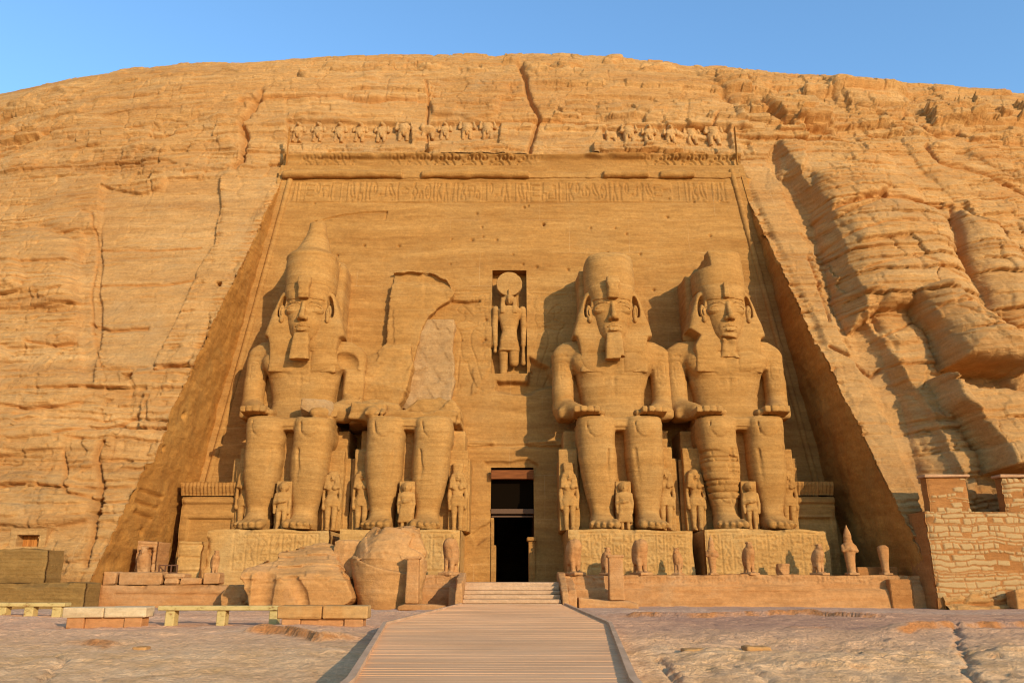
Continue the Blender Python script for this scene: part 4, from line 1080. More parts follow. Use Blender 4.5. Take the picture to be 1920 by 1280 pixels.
def giant(X, label, kind):
    root = thing('seated_colossus', label, 'statue', (X, FEET_Y, FEET_Z), 'seated giants along the facade')
    sd = int(abs(X) * 10)
    h = .075
    # throne
    V = Vol((-3.7, 2.3, 0), (3.7, 7.4, 6.6), .09); V.box((0, 5.5, 3.0), (3.2, 2.0, 3.05), .10); V.box((0, 5.1, 2.1), (3.54, 2.3, 2.15), .06)
    V.box((0, 3.6, 3.0), (.55, 1.45, 2.9), .03)
    for sg in (-1, 1): V.box((sg * 2.8, 2.62, 2.0), (.42, .22, 2.0), .03)
    strata_weather(V, .03, sd + 1)
    st = []; columns(-.36, .36, 1.9, 5.6, .72, sd, st, False)
    def f(x, y, z):
        d = np.full(x.shape, 9.0, np.float32); m = (np.abs(x) < .5) & (y < 2.5) & (z > 1.5)
        if m.any():
            dd = np.full(int(m.sum()), 9.0, np.float32)
            for s in st: dd = np.minimum(dd, seg_dist(x[m], z[m], s))
            d[m] = dd
        return .07 * np.clip(1.5 - d / .05, 0, 1)
    V.field(f, .2)
    V.obj('throne', M_STATUE, root)
    # body
    hi = 12.2 if kind != 'broken' else 8.0
    V = Vol((-3.9, -.05, 0), (3.9, 6.2, hi), h)
    fdx = .22 if X > 0 else -.22
    for sg in (-1, 1): leg_part(V, sg, fdx)
    V.box((0, 3.0, 6.08), (2.2, 1.75, .38), .12, k=.1)
    V.box((0, 1.75, 6.12), (.60, .62, .24), .04)
    if kind != 'broken':
        torso_part(V, arm_r=True)
    if kind == 'crown':         # first giant: a bite out of the shoulder, shattered forearm
        V.ell((2.85, 3.42, 10.45), (.80, .55, .60), cut=True, k=.06, rot=(0, .5, 0))
        V.box((3.35, 3.42, 9.1), (.75, .34, .85), .05, cut=True, k=.06, rot=(0, .45, .2))
        V.box((1.9, 1.0, 6.9), (1.0, .75, .5), .1, cut=True, k=.1)
        V.cap((2.9, 3.0, 7.0), (1.5, 1.3, 6.75), .6, .3, k=.15)
    if kind == 'broken':
        V.box((-2.6, 2.9, 7.0), (1.1, 1.3, .55), .15, k=.2, rot=(.1, .1, 0))
        V.cap((-2.9, 3.8, 7.0), (-2.2, 1.2, 6.75), .7, .38, k=.2)
        for q in range(4): V.cap((-2.5 + q * .3, 1.4, 6.8), (-2.5 + q * .3, .95, 6.62), .17, .12, k=.05)
        V.rough(.12, 1.1, 3, 31, where=lambda x, y, z: smooth(6.5, 6.8, z))
    strata_weather(V, .028, sd + 2)
    if kind != 'broken':
        arm_signs(V, -1); 
        if kind != 'crown': arm_signs(V, 1)
        # hem of the collar: edges of the broad bib
        bib = [(-2.0, 10.3), (-1.85, 9.9), (-1.5, 9.65), (-.75, 9.55)]; bib2 = [(.62, 11.0), (.62, 9.62), (1.3, 9.65), (1.6, 9.8)]
        V.field(lambda x, y, z: .05 * np.clip(1.5 - np.minimum(seg_dist(x, z, bib), seg_dist(x, z, bib2)) / .045, 0, 1) * (y < 3.6), .2)
        st2 = []; line_of(['house', 'disc', 'bars', 'bask', 'reed'], -.6, .6, 8.95, .3, st2)
        def fb(x, y, z):
            d = np.full(x.shape, 9.0, np.float32); m = (np.abs(x) < .8) & (y < 3.5) & (z > 8.8) & (z < 9.4)
            if m.any():
                dd = np.full(int(m.sum()), 9.0, np.float32)
                for s in st2: dd = np.minimum(dd, seg_dist(x[m], z[m], s))
                d[m] = dd
            return .05 * np.clip(1.5 - d / .04, 0, 1)
        V.field(fb, .2)
    if kind == 'patched':       # masonry repair of the shin
        def brick(x, y, z):
            m = (x < -.35) & (x > -2.6) & (y < 2.2) & (z > 1.6 - .25 * (x + 1.4)) & (z < 4.75 - .35 * (x + 2.4))
            hb, hl, dl, dj = blocks(x * 1.0 + .1 * z, z, .30, .95, 66)
            g = np.exp(-(np.minimum(dl, dj * 1.2) / .05) ** 2)
            return np.where(m, .10 * g - .06 * hb, 0)
        V.field(brick, .25)
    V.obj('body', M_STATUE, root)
    if kind == 'broken':
        # ruined trunk leaning back on the rock
        V = Vol((-4.6, 2.0, 6.3), (3.6, 8.3, 14.2), .085)
        V.prism([(-4.2, 6.3), (-4.35, 8.4), (-4.3, 10.6), (-3.9, 11.5), (-2.9, 11.75), (-1.9, 12.1), (-.7, 12.2), (-.4, 10.6), (-.6, 9.0), (-1.2, 7.8), (-1.6, 6.3)], 4.3, 8.2, rd=.12)
        V.box((-2.2, 2.6, 11.9), (3.0, 2.6, 2.6), .1, cut=True, rot=(-.42, 0, .06), k=.15)
        V.prism([(-4.0, 6.3), (-3.9, 7.3), (-2.6, 7.9), (-1.0, 7.5), (-.5, 6.3)], 2.9, 6.4, k=.3, rd=.2)
        V.prism([(-1.3, 6.3), (-.9, 7.4), (.1, 8.1), (1.5, 8.3), (2.6, 7.6), (2.9, 6.3)], 4.2, 6.6, k=.25, rd=.15)
        V.prism([(1.1, 6.3), (1.5, 7.0), (2.3, 7.7), (2.8, 7.2), (3.0, 6.3)], 2.7, 5.0, k=.2, rd=.12)
        V.box((0, 3.6, 6.55), (2.7, 1.6, .32), .1, k=.15)
        V.field(lambda x, y, z: np.where(z > 6.7, .12 * blocks(x + .5 * z + .3 * np.sin(z * 2), z + .3 * x, 1.5, 2.4, 88)[0] + .04 * blocks(x - .4 * z, z - .2 * x, .5, 1.4, 89)[0], 0), .4)
        V.rough(.10, .6, 4, 32); V.rough(.04, 2.2, 3, 36)
        V.obj('ruined_torso', M_STATUE, root)
        FP = lambda off: (lambda x, y, z: y - (50.0 + .14 * (z + FEET_Z - 2) - off - FEET_Y) + 0 * x)
        FPS = lambda d: (lambda x, y, z: y - (50.0 + .14 * (z + FEET_Z - 2) - (.80 - .045 * (z - 10.4)) + d - FEET_Y) + 0 * x)
        sl_ = [at(u, v, 51.4) for u, v in ((735, 500), (762, 496), (778, 499), (800, 497), (818, 503), (836, 513), (843, 528), (849, 545), (841, 558), (822, 571), (803, 588), (791, 612), (784, 640), (775, 680), (752, 724), (735, 780), (690, 780), (690, 690), (722, 642), (727, 560))]
        V = Vol((-4.5, 3.6, 6.3), (3.4, 8.6, 18.7), .075)
        V.prism([(p[0] - X, p[2] - FEET_Z) for p in sl_], 4.2, 8.5, rd=.03)
        V.fn((-4.5, 3.6, 6.3), (3.4, 8.6, 18.7), FPS(0.0), cut=True)
        tp = [(at(u, v, 51.6)[0] - X, at(u, v, 51.6)[2] - FEET_Z) for u, v in ((730, 504), (758, 501), (790, 503), (815, 508), (838, 518), (846, 540), (838, 544), (815, 536), (800, 524), (775, 528), (752, 522), (730, 526))]
        zl = min(p[1] for p in tp)
        def notch(x, y, z):
            xx, zz = np.broadcast_arrays(x[:, 0, :] + 0 * z[0], z[0] + 0 * x[:, 0, :])
            d2 = -poly_in(xx + .08 * fbm(xx * 2, 1, zz * 2, 3, 45), zz + .08 * fbm(xx * 2, 5, zz * 2, 3, 46), tp)[:, None, :]
            yf = 50.0 + .14 * (z + FEET_Z - 2) - (.80 - .045 * (z - 10.4)) - FEET_Y
            return np.maximum(d2, y - yf - .03 - np.clip(.42 * (z - zl - .15), 0, .36))
        V.fn((-4.5, 3.6, zl - .3), (3.4, 8.6, 18.7), notch, cut=True, k=.02)
        V.field(lambda x, y, z: .05 * blocks(x + .1 * z, z, 1.6, 2.2, 47)[0], .25); V.rough(.045, .8, 4, 41); V.rough(.02, 3, 3, 42)
        V.field(lambda x, y, z: .02 * fbm(x * .5, y * .5, z * 6, 3, 43), .25)
        V.obj('back_slab', M_STATUE, root)
        pl = [at(u, v, 51.3) for u, v in ((842, 560), (851, 600), (848, 660), (851, 720), (842, 770), (738, 770), (748, 722), (772, 684), (780, 622), (796, 588))]
        V = Vol((-2.5, 4.6, 6.3), (3.4, 8.3, 14.2), .08)
        V.prism([(p[0] - X, p[2] - FEET_Z) for p in pl], 4.8, 8.2, rd=.04)
        V.fn((-2.5, 4.6, 6.3), (3.4, 8.3, 14.2), FPS(.22), cut=True, k=.03)
        V.rough(.10, .8, 4, 33); V.rough(.04, 2.5, 3, 37); V.field(lambda x, y, z: .07 * blocks(x + .6 * z, z - .3 * x, 1.3, 1.6, 90)[0], .3)
        V.obj('torn_back_slab', M_BROKEN, root)
        return root
    # back pillar
    top = {'crown': 18.0, 'beard': 17.9, 'patched': 17.5}[kind]
    V = Vol((-2.2, 4.4, 6.0), (2.2, 8.6, 18), .1); pillar_part(V, top)
    if kind != 'crown': V.box((-1.9, 6.0, top + .3), (.8, 2.5, .7), .1, cut=True, rot=(0, .5, 0), k=.1)
    strata_weather(V, .04, sd + 3); V.obj('back_pillar', M_STATUE, root)
    hd = head_part(broken=(kind == 'patched'))
    o = hd.obj('head', M_STATUE, root)
    n_ = len(o.data.vertices); co = np.empty(n_ * 3, np.float32); o.data.vertices.foreach_get('co', co); co = co.reshape(-1, 3)
    co[:, 2] = np.where(co[:, 2] > 13, co[:, 2] - .10, 12.90 - (13 - co[:, 2]) * 1.30); o.data.vertices.foreach_set('co', co.ravel()); o.data.update()
    yaw = {'crown': 0.03, 'beard': 0.0, 'patched': 0.06}[kind]
    V = Vol((-2.6, 2.0, 9.8), (2.6, 5.1, 15.7), .06); nemes_part(V)
    if kind == 'patched':
        V.box((-2.3, 3.4, 11.9), (.4, .8, .5), .1, cut=True, k=.1, rot=(0, .6, 0))
    hdr = V.obj('headdress', M_STATUE, root)
    # crown
    if kind == 'crown':
        V = Vol((-2.0, 2.1, 15.0), (2.0, 6.4, 21), .07)
        crown_red(V, 17.75)
        V.loft([(17.6, 1.78, 1.72, -.05, 4.3), (17.9, 1.55, 1.55, -.08, 4.3), (18.2, 1.18, 1.2, -.06, 4.3), (18.7, .98, 1.0, 0, 4.35), (19.4, .72, .75, .05, 4.4), (19.9, .60, .62, .07, 4.4), (20.35, .55, .55, .07, 4.4)], n=2.1, k=.12)
        V.box((2.6, 3.4, 17.6), (1.0, 1.2, .3), .05, cut=True)
    elif kind == 'beard':
        V = Vol((-2.1, 2.1, 15.0), (2.1, 6.4, 18.9), .07)
        V.loft([(15.15, 1.60, 1.50, 0, 4.0), (15.6, 1.62, 1.58, 0, 4.05), (16.5, 1.63, 1.62, 0, 4.15), (17.35, 1.62, 1.64, 0, 4.3), (17.7, 1.55, 1.56, .05, 4.4), (17.95, 1.1, 1.2, .1, 4.5)], n=2.3)
        V.box((-1.9, 3.0, 17.95), (.6, 2.0, .35), .1, cut=True, rot=(0, -.45, .2), k=.1)
        V.rough(.10, .9, 3, 12, where=lambda x, y, z: smooth(17.2, 17.5, z))
    else:
        V = Vol((-2.1, 2.1, 15.0), (2.1, 6.4, 18.9), .07)
        V.loft([(15.15, 1.60, 1.50, 0, 4.0), (15.6, 1.66, 1.60, 0, 4.05), (16.5, 1.64, 1.62, 0, 4.15), (17.75, 1.58, 1.66, 0, 4.3)], n=2.3)
        V.box((1.9, 4.0, 17.8), (.8, 2.5, .40), .1, cut=True, rot=(0, .55, 0), k=.1)
        V.box((-1.50, 4.0, 17.6), (.62, 2.5, .95), .05, cut=True, rot=(0, -.1, 0), k=.05)
        V.rough(.09, .9, 3, 13, where=lambda x, y, z: smooth(16.9, 17.3, z))
    strata_weather(V, .025, sd + 4)
    cr = V.obj('crown', M_STATUE, root)
    V = Vol((-.6, 1.7, 14.4), (.6, 3.4, 16.2), .05)
    if kind == 'patched':
        V.box((-.1, 2.45, 15.1), (.16, .35, .5), .05); V.box((.1, 2.5, 14.8), (.35, .22, .2), .05, k=.1)
    else: uraeus(V)
    V.rough(.03, 2, 3, 15); ur = V.obj('uraeus', M_STATUE, root)
    V = Vol((-.9, 1.8, 9.8), (.9, 3.6, 12.3), .05)
    if kind == 'patched': V.loft([(10.6, .66, .4, 0, 3.1), (11.2, .5, .5, 0, 3.2), (11.75, .45, .4, .05, 3.0)], n=4); V.rough(.10, 1.5, 3, 16)
    else:
        beard_part(V)
        if kind == 'beard': V.box((.6, 2.2, 10.33), (.3, .6, .16), .03, cut=True, rot=(0, .3, 0))
    V.rough(.025, 2, 3, 17); bd = V.obj('beard', M_STATUE, root)
    for q in (hdr, cr, ur, bd): q.location.z = -.10
    ur.location.z = -.32
    if yaw:
        for q in (o, hdr, cr, ur, bd):
            q.rotation_euler[2] = yaw; q.location = (3.9 * math.sin(yaw), 3.9 * (1 - math.cos(yaw)), q.location.z)
    return root
GX_ = (-13.15, -6.05, 6.35, 13.5)
giant(GX_[0], 'giant seated king wearing a tall double crown, nearest the left side wall', 'crown')
giant(GX_[1], 'broken seated giant whose head and chest are gone, only the legs and a stump left', 'broken')
giant(GX_[2], 'seated giant with a broken flat crown and long square beard, right of the doorway', 'beard')
giant(GX_[3], 'seated giant without a beard and with a bricked-up shin, beside the shaded side wall', 'patched')
# ------------------------------------------------------------------ carved blocks, terrace, pedestals
def carved_block(name, x0, x1, yf, yb, z0, z1, mat, label=None, cat=None, group=None, strokes=(), sw=.05, sd=.07, h=0.055, seed=0, prof=None, chip=.10, amp=.035, parent=None, extra=None, batter=0.0, mask=None):
    xs = np.linspace(x0, x1, max(3, int((x1 - x0) / h))); zs = np.linspace(z0, z1, max(3, int((z1 - z0) / h)))
    GX, GZ = np.meshgrid(xs, zs); GX = GX.astype(np.float32); GZ = GZ.astype(np.float32)
    C = np.zeros(GX.shape, np.float32); engrave(GX, GZ, C, strokes, sw, sd)
    D = C - amp * fbm(GX * .8, seed, GZ * .9, 4, seed + 1) - amp * .4 * fbm(GX * 1.2, seed, GZ * 8, 3, seed + 2) + batter * (GZ - z0)
    ed = np.minimum(np.minimum(GX - x0, x1 - GX), z1 - GZ)
    D = D + .06 * np.exp(-(ed / .07)) + chip * 1.6 * smooth(.1, .7, fbm(GX * 1.1, seed, GZ * 1.1, 3, seed + 5)) * np.exp(-(ed / .22) ** 2)
    if prof is not None: D = D + prof(GX, GZ)
    if extra is not None: D = D + extra(GX, GZ)
    Zt = GZ - chip * (.5 + .5 * fbm(GX * .7, seed, 0, 4, seed + 9)) * smooth(z1 - .5, z1, GZ)
    Xt = GX + np.where(GX < (x0 + x1) / 2, 1, -1) * chip * .4 * np.abs(fbm(GZ * .9, seed, 1, 3, seed + 11)) * np.exp(-(np.minimum(GX - x0, x1 - GX) / .2))
    nr, nc = GX.shape
    idx = np.arange(nr * nc).reshape(nr, nc)
    V = [np.stack((Xt, yf + D, Zt), -1).reshape(-1, 3)]; F = [grid_faces(nr, nc)]
    ring = np.concatenate((idx[:, 0], idx[-1, 1:], idx[::-1, -1][1:]))
    P = V[0][ring]; n = len(ring); base = nr * nc
    prev = ring
    for k, t in enumerate((.12, .45, 1.0)):
        Q = P.copy(); Q[:, 1] = P[:, 1] + (yb - P[:, 1]) * t
        Q[:, 2] += .04 * vnoise(Q[:, 0] * 2, Q[:, 1] * 2, Q[:, 2] * 2, seed + k)
        cur = base + np.arange(n); base += n; V.append(Q)
        F.append(np.stack((prev[:-1], prev[1:], cur[1:], cur[:-1]), 1)[:, ::-1]); prev = cur
    me = new_mesh(name, np.concatenate(V), [np.concatenate(F)])
    if mask is not None:
        m = mask(GX, GZ).ravel().astype(np.float32); full = np.zeros(base, np.float32); full[:nr * nc] = m
        a = me.attributes.new('mask', 'FLOAT', 'POINT'); a.data.foreach_set('value', full)
    o = link(name, me, mat, parent)
    if label: tag(o, label, cat, group)
    return o
PZ0 = 1.2
for (x0, x1, lab, sd, sp) in ((-16.75, -10.0, 'inscribed stone pedestal under the double-crowned giant, fallen block in front of it', 21, (-15.2, -10.6)),
                              (-9.45, -2.85, 'inscribed pedestal under the headless giant, partly hidden by the fallen crown', 22, (-5.0, -3.0)),
                              (3.08, 9.95, 'inscribed pedestal under the long-bearded giant, right of the doorway', 23, (3.7, 9.6)),
                              (10.55, 17.35, 'inscribed pedestal under the beardless giant, next to the shaded side wall', 24, (10.8, 17.1))):
    st = []; columns(sp[0], sp[1], 1.9 if sd > 22 else 2.2, 4.2, .62, sd, st)
    carved_block('pedestal', x0, x1, 45.0, 50.6, PZ0, 4.42, M_PED, lab, 'pedestal', 'pedestals under the giants', st, .042, .055 if sd > 22 else .05, .05, sd, chip=.14)
def at_ground(u, v, z):
    cx, cy = (u - 960) / FPX, (640 - v) / FPX
    s = (z - CAMZ) / (SP + cy * CP)
    return cx * s, (CP - cy * SP) * s
# terrace floor and passage to the door
tb = MB(); tb.box(-20.6, -2.6, 41.6, 50.6, 0.2, 1.26); tb.box(2.6, 20.6, 41.6, 50.6, 0.2, 1.26); tb.box(-2.6, 2.6, 40.9, 50.1, 0.2, 1.6, .03); tb.box(DX0, DX1, 50.1, 72, 0.2, 1.595)
M_PAVE = sandstone('paving_stone', (0.420, 0.239, 0.128), (0.480, 0.285, 0.152), (0.540, 0.340, 0.192), patch=(0.480, 0.267, 0.136), patch_amt=.5, bump=.4, strata=2)
tag(tb.obj('pavement', M_PAVE), kind='structure')
# parapets along the terrace
def prof_par(seed):
    def f(GX, GZ):
        roll = -.16 * np.clip(1 - ((GZ - 1.36) / .12) ** 2, 0, 1) ** .5
        br = smooth(.05, .5, fbm(GX * .22, seed, 0, 3, seed))
        step = np.where(GZ < 1.25, -.30 + .12 * (GZ - .4), 0)
        return roll * (1 - .9 * br) + step + .10 * br * np.exp(-((GZ - 1.36) / .2) ** 2)
    return f
st = []; rng = np.random.RandomState(3); keys = list(GL)
line_of([keys[rng.randint(len(keys))] for _ in range(60)], 2.9, 20.4, 1.60, .30, st)
carved_block('terrace_wall', 2.62, 20.4, 41.5, 42.5, .2, 2.0, M_PINK, 'long inscribed parapet wall running under the two right-hand giants', 'wall', 'parapet walls along the terrace', st, .04, .06, .055, 41, prof_par(5), .10)
st = []
line_of([keys[rng.randint(len(keys))] for _ in range(9)], -5.0, -2.75, 1.60, .32, st)
carved_block('terrace_wall', -5.6, -2.62, 41.5, 42.5, .2, 2.0, M_PINK, 'short inscribed parapet wall between the fallen crown and the steps', 'wall', 'parapet walls along the terrace', st, .04, .06, .05, 42, prof_par(6), .12)
carved_block('terrace_wall', -20.4, -12.2, 41.4, 42.4, .2, 1.52, M_PINK, 'low plastered terrace wall in front of the left giant, stones lying on it', 'wall', 'parapet walls along the terrace', [[(-19.6, 1.02), (-14.4, 1.0)]], .05, .10, .06, 43, lambda a, b: np.where(b < .9, -.16, 0) * 0, .08)
def rock(name, c, r, seed, mat, label=None, cat=None, group=None, vox=None, flat=.5, rotz=0, parent=None, sq=.65):
    """an angular stone: a box shaved by random planes"""
    r = np.array(r, float); rng = np.random.RandomState(seed); v = vox or max(.03, r.max() / 26)
    V = Vol(-r * 1.25, r * 1.25, v)
    V.box((0, 0, 0), r, min(r) * .18)
    for k in range(9):
        n = rng.normal(size=3); n /= np.linalg.norm(n); dd = float(np.sum(np.abs(n) * r)) * rng.uniform(sq, .92)
        V.fn(-r * 1.3, r * 1.3, lambda x, y, z, n=n, dd=dd: dd - (x * n[0] + y * n[1] + z * n[2]), k=.03 * r.min(), cut=True)
    V.rough(.05 * r.min() + .01, 1.2 / r.max(), 4, seed); V.rough(.02 * r.min() + .004, 5 / r.max(), 3, seed + 1)
    o = V.obj(name, mat, parent, tuple(c)); o.rotation_euler[2] = rotz
    if label: tag(o, label, cat, group)
    return o
for k, (ua, ub, va, vb, lab) in enumerate(((197, 224, 1071, 1094, 'small square stone at the far left end of the low terrace wall'), (226, 309, 1072, 1094, 'longest stone lying along the top of the low terrace wall'), (312, 352, 1074, 1083, 'thin flat stone lying on top of two others on the low wall'), (312, 340, 1083, 1094, 'small brown stone wedged under the thin flat stone'), (342, 382, 1083, 1094, 'pale narrow stone under the right end of the thin flat stone'), (384, 416, 1073, 1094, 'squared block below the falcon on the low terrace wall'))):
    a = at(ua, vb, 41.8); b = at(ub, va, 41.8)
    mb = MB(); mb.box(a[0], b[0], 41.45, 42.3, a[2] - .02, b[2], .06, jig=.03, rng=np.random.RandomState(k + 3)); tag(mb.obj('parapet_stone', M_PINK), lab, 'stone', 'loose stones on the low terrace wall')
rock('boulder', (-13.35, 40.75, .95), (.62, .5, .52), 61, M_BLOCK, 'pale rounded stone leaning against the left side of the fallen block', 'stone')
rock('boulder', (-12.45, 41.0, 1.0), (.45, .6, .6), 62, M_BROKEN, 'dark weathered stone wedged between the pale stone and the fallen block', 'stone')
# steps up to the door
sb = MB()
for k in range(5):
    sb.box(-2.3, 2.3, 38.5 + k * .5, 41.3, .5 if k == 0 else .66 + (k - 1) * .19 + .004, .66 + k * .19, .03)
stp = sb.obj('stone_steps', M_PAVE); tag(stp, 'worn stone steps climbing from the boardwalk to the doorway', 'steps')
def ramp_wall(x0, x1, pts, lab, seed):
    V = Vol((x0, 38, .2), (x1, 43, 2.4), .05)
    def f(x, y, z):
        yy, zz = np.broadcast_arrays(y[0, :, :], z[0, :, :]) ; d = -poly_in(yy + 0 * zz, zz + 0 * yy, pts)[None]
        return np.maximum(d, np.abs(x - (x0 + x1) / 2) - (x1 - x0) / 2)
    V.fn((x0, 38.2, .2), (x1, 42.6, 2.3), f); V.rough(.04, 1.2, 4, seed)
    tag(V.obj('stair_wall', M_PINK), lab, 'wall', 'low walls flanking the steps')
ramp_wall(-2.62, -2.30, [(42.4, 2.1), (41.0, 2.05), (40.2, 1.85), (38.9, 1.6), (38.7, .4), (42.4, .4)], 'narrow pale wall on the left side of the steps', 51)
ramp_wall(-3.0, -2.64, [(42.0, 1.6), (40.0, 1.35), (39.7, .4), (42.0, .4)], 'lower stub of wall left of the steps, in shade', 52)
ramp_wall(2.30, 2.64, [(42.4, 2.1), (41.4, 2.0), (38.9, 1.2), (38.5, .4), (42.4, .4)], 'sloping pale wall on the right side of the steps', 53)
ramp_wall(2.66, 3.05, [(42.0, 1.9), (39.9, 1.25), (39.5, .4), (42.0, .4)], 'lower sloping wall right of the steps, beside the standing slab', 54)
# standing slabs either side
def stela(x, y, z0, w, h, base, lab, seed, pink):
    root = thing('standing_slab', lab, 'slab', (x, y, .4), 'standing stone slabs beside the steps')
    V = Vol((-w / 2 - .1, -.4, z0 - .45), (w / 2 + .1, .4, z0 + h - .3), .04)
    V.loft([(z0 - .4, w / 2, .32, 0, 0), (z0 + h - .5, w / 2 * .92, .26, 0, 0), (z0 + h - .44, w / 2 * .92, .26, 0, 0)], n=14); V.box((0, 0, z0 + h - .42), (w / 2 + .04, .30, .06), .03)
    V.rough(.012, 1.5, 3, seed); V.obj('slab', M_PINK, root)
    V = Vol((base[0] - .1, -.8, -.1), (base[1] + .1, .8, z0 - .3), .05)
    V.prism([(base[0], 0), (base[0], base[2]), (-w / 2, z0 - .42), (w / 2 + .15, z0 - .42), (base[1], .22), (base[1], 0)], -.6, .6, rd=.02)
    V.rough(.03, 1.2, 3, seed + 1); V.obj('base', M_PINK, root)
stela(5.0, 40.2, .78, .74, 2.05, (-1.85, .95, .52), 'upright reddish slab on a sloping base right of the steps', 55, 1)
stela(-4.50, 37.9, .70, .60, 2.0, (-.6, 1.5, .20), 'upright reddish slab in front of the fallen crown, left of the steps', 56, 1)
# ------------------------------------------------------------------ fallen pieces of the broken giant
def fallen_torso():
    px = [(465, 1074), (482, 1058), (513, 1048), (514, 1033), (553, 1024), (594, 1015), (631, 1024), (632, 1050), (656, 1085), (671, 1120), (667, 1126), (637, 1146), (484, 1146)]
    P = [at(u, v, 39.4) for u, v in px]; cx = P[0][0] + 2.6
    pts = [(p[0] - cx, p[2]) for p in P]
    V = Vol((-3.2, 37.6, .2), (3.2, 41.4, 3.9), .05)
    V.prism(pts, 38.2, 41.2, k=0, rd=.05)
    def top(x, y, z): return 1.92 + (y - 38.25) * .62 + .10 * np.sin(x * 1.9) - np.where(x < -1.4, .05, 0) - .12 * np.maximum(x - 1.2, 0) - z
    V.fn((-3.2, 37.6, .2), (3.2, 41.4, 3.9), top, k=.05, cut=True)
    # folds of the cloth: vertical flutes, then the great curved edge
    for (xa, r) in ((-2.30, .26), (-1.50, .50), (-.95, .16)):
        V.cap((xa, 38.05, .2), (xa + .06, 38.05, 2.4), r, r * 1.2, k=.06, cut=True)
    V.line([(-.55, 38.15, 1.95), (-.1, 38.05, 1.6), (.25, 38.05, 1.1), (.42, 38.1, .6)], [.24, .34, .36, .30], k=.03, cut=True)
    V.line([(-.62, 38.12, .45), (-.5, 38.1, .75), (-.2, 38.1, .8), (-.02, 38.1, .55)], .06, k=.04, cut=True)
    V.line([(1.2, 38.18, 1.55), (1.5, 38.18, 1.3), (1.9, 38.18, 1.25), (1.75, 38.18, 1.05)], .05, k=.04, cut=True)
    V.box((2.3, 38.0, .4), (.6, .8, .22), .05, cut=True, rot=(0, -.35, 0))
    V.rough(.03, .9, 4, 71); V.rough(.012, 3, 3, 72)
    V.field(lambda x, y, z: .03 * fbm(x * .6, y * .6, z * 6, 3, 75), .3)
    V.field(lambda x, y, z: np.where(z > 1.7, .09 * blocks(x + .3 * y, z * 2 + y, .5, 1.3, 76)[0], 0), .3)
    o = V.obj('fallen_block', M_BLOCK, None, (cx, 0, 0)); tag(o, 'huge broken block with carved folds lying in front of the left giant', 'fallen block', 'fallen pieces of the broken giant')
fallen_torso()
def fallen_crown():
    cx, cy = -5.85, 39.7
    V = Vol((-2.3, -2.2, .2), (2.3, 2.2, 4.5), .05)
    V.loft([(.3, 1.42, 1.35, .1, 0), (1.2, 1.60, 1.5, .05, 0), (2.0, 1.74, 1.62, 0, 0), (2.75, 1.80, 1.7, -.02, 0)], n=2.2)
    V.fn((-2.3, -2.2, 1.2), (2.3, 2.2, 4.6), lambda x, y, z: (2.28 - .30 * x + .22 * (y + 1.0) + .10 * np.maximum(x, 0) - z), k=.03, cut=True)
    V.fn((-2.3, -2.2, 1.2), (2.3, 2.2, 4.6), lambda x, y, z: np.maximum(np.sqrt((x / 1.62) ** 2 + (y / 1.5) ** 2) * 1.5 - 1.5, np.abs(2.22 - .30 * x + .22 * (y + 1.0) + .10 * np.maximum(x, 0) - z) - .10), k=.03, cut=True)
    V.loft([(1.4, 1.60, 1.44, .06, .10), (2.4, 1.64, 1.46, .08, .10), (3.0, 1.60, 1.40, .08, .15), (3.5, 1.46, 1.25, .10, .25), (3.9, 1.28, 1.0, .15, .35), (4.15, 1.1, .8, .2, .4)], n=2.6, k=.02)
    for (n_, d_) in (((-.55, -.5, .67), 3.12), ((.5, -.55, .66), 3.35), ((0.1, -.78, .62), 3.05), ((-.85, -.2, .5), 2.9)):
        V.fn((-2.3, -2.2, 2.5), (2.3, 2.2, 4.6), lambda x, y, z, n_=n_, d_=d_: d_ - (x * n_[0] + y * n_[1] + z * n_[2]), k=.05, cut=True)
    V.field(lambda x, y, z: np.where(z > 2.6, .10 * blocks(x + .4 * z, z + .5 * y + .2 * x, .7, 1.1, 79)[0], 0), .3)
    V.box((1.7, -.8, 3.4), (.5, .6, .5), .05, cut=True, rot=(0, .5, .3), k=.1)
    V.rough(.05, .8, 4, 73); V.rough(.07, 1.2, 3, 77, where=lambda x, y, z: smooth(2.4, 2.9, z)); V.rough(.015, 3, 3, 74)
    V.field(lambda x, y, z: .025 * fbm(x * .6, y * .6, z * 6, 3, 78), .3)
    o = V.obj('fallen_block', M_BLOCK, None, (cx, cy, 0)); tag(o, 'fallen round stone crown lying upright behind the left standing slab', 'fallen block', 'fallen pieces of the broken giant')
fallen_crown()
rock('fallen_rock', (-7.95, 40.4, 2.55), (.62, .7, 1.0), 63, M_BLOCK, 'rough dark lump of rock squeezed against the left side of the fallen crown', 'fallen block')
rock('fallen_rock', (-9.1, 40.6, 1.6), (1.0, .6, 1.5), 64, M_BLOCK, 'rough lump filling the gap behind the large fallen block', 'fallen block')
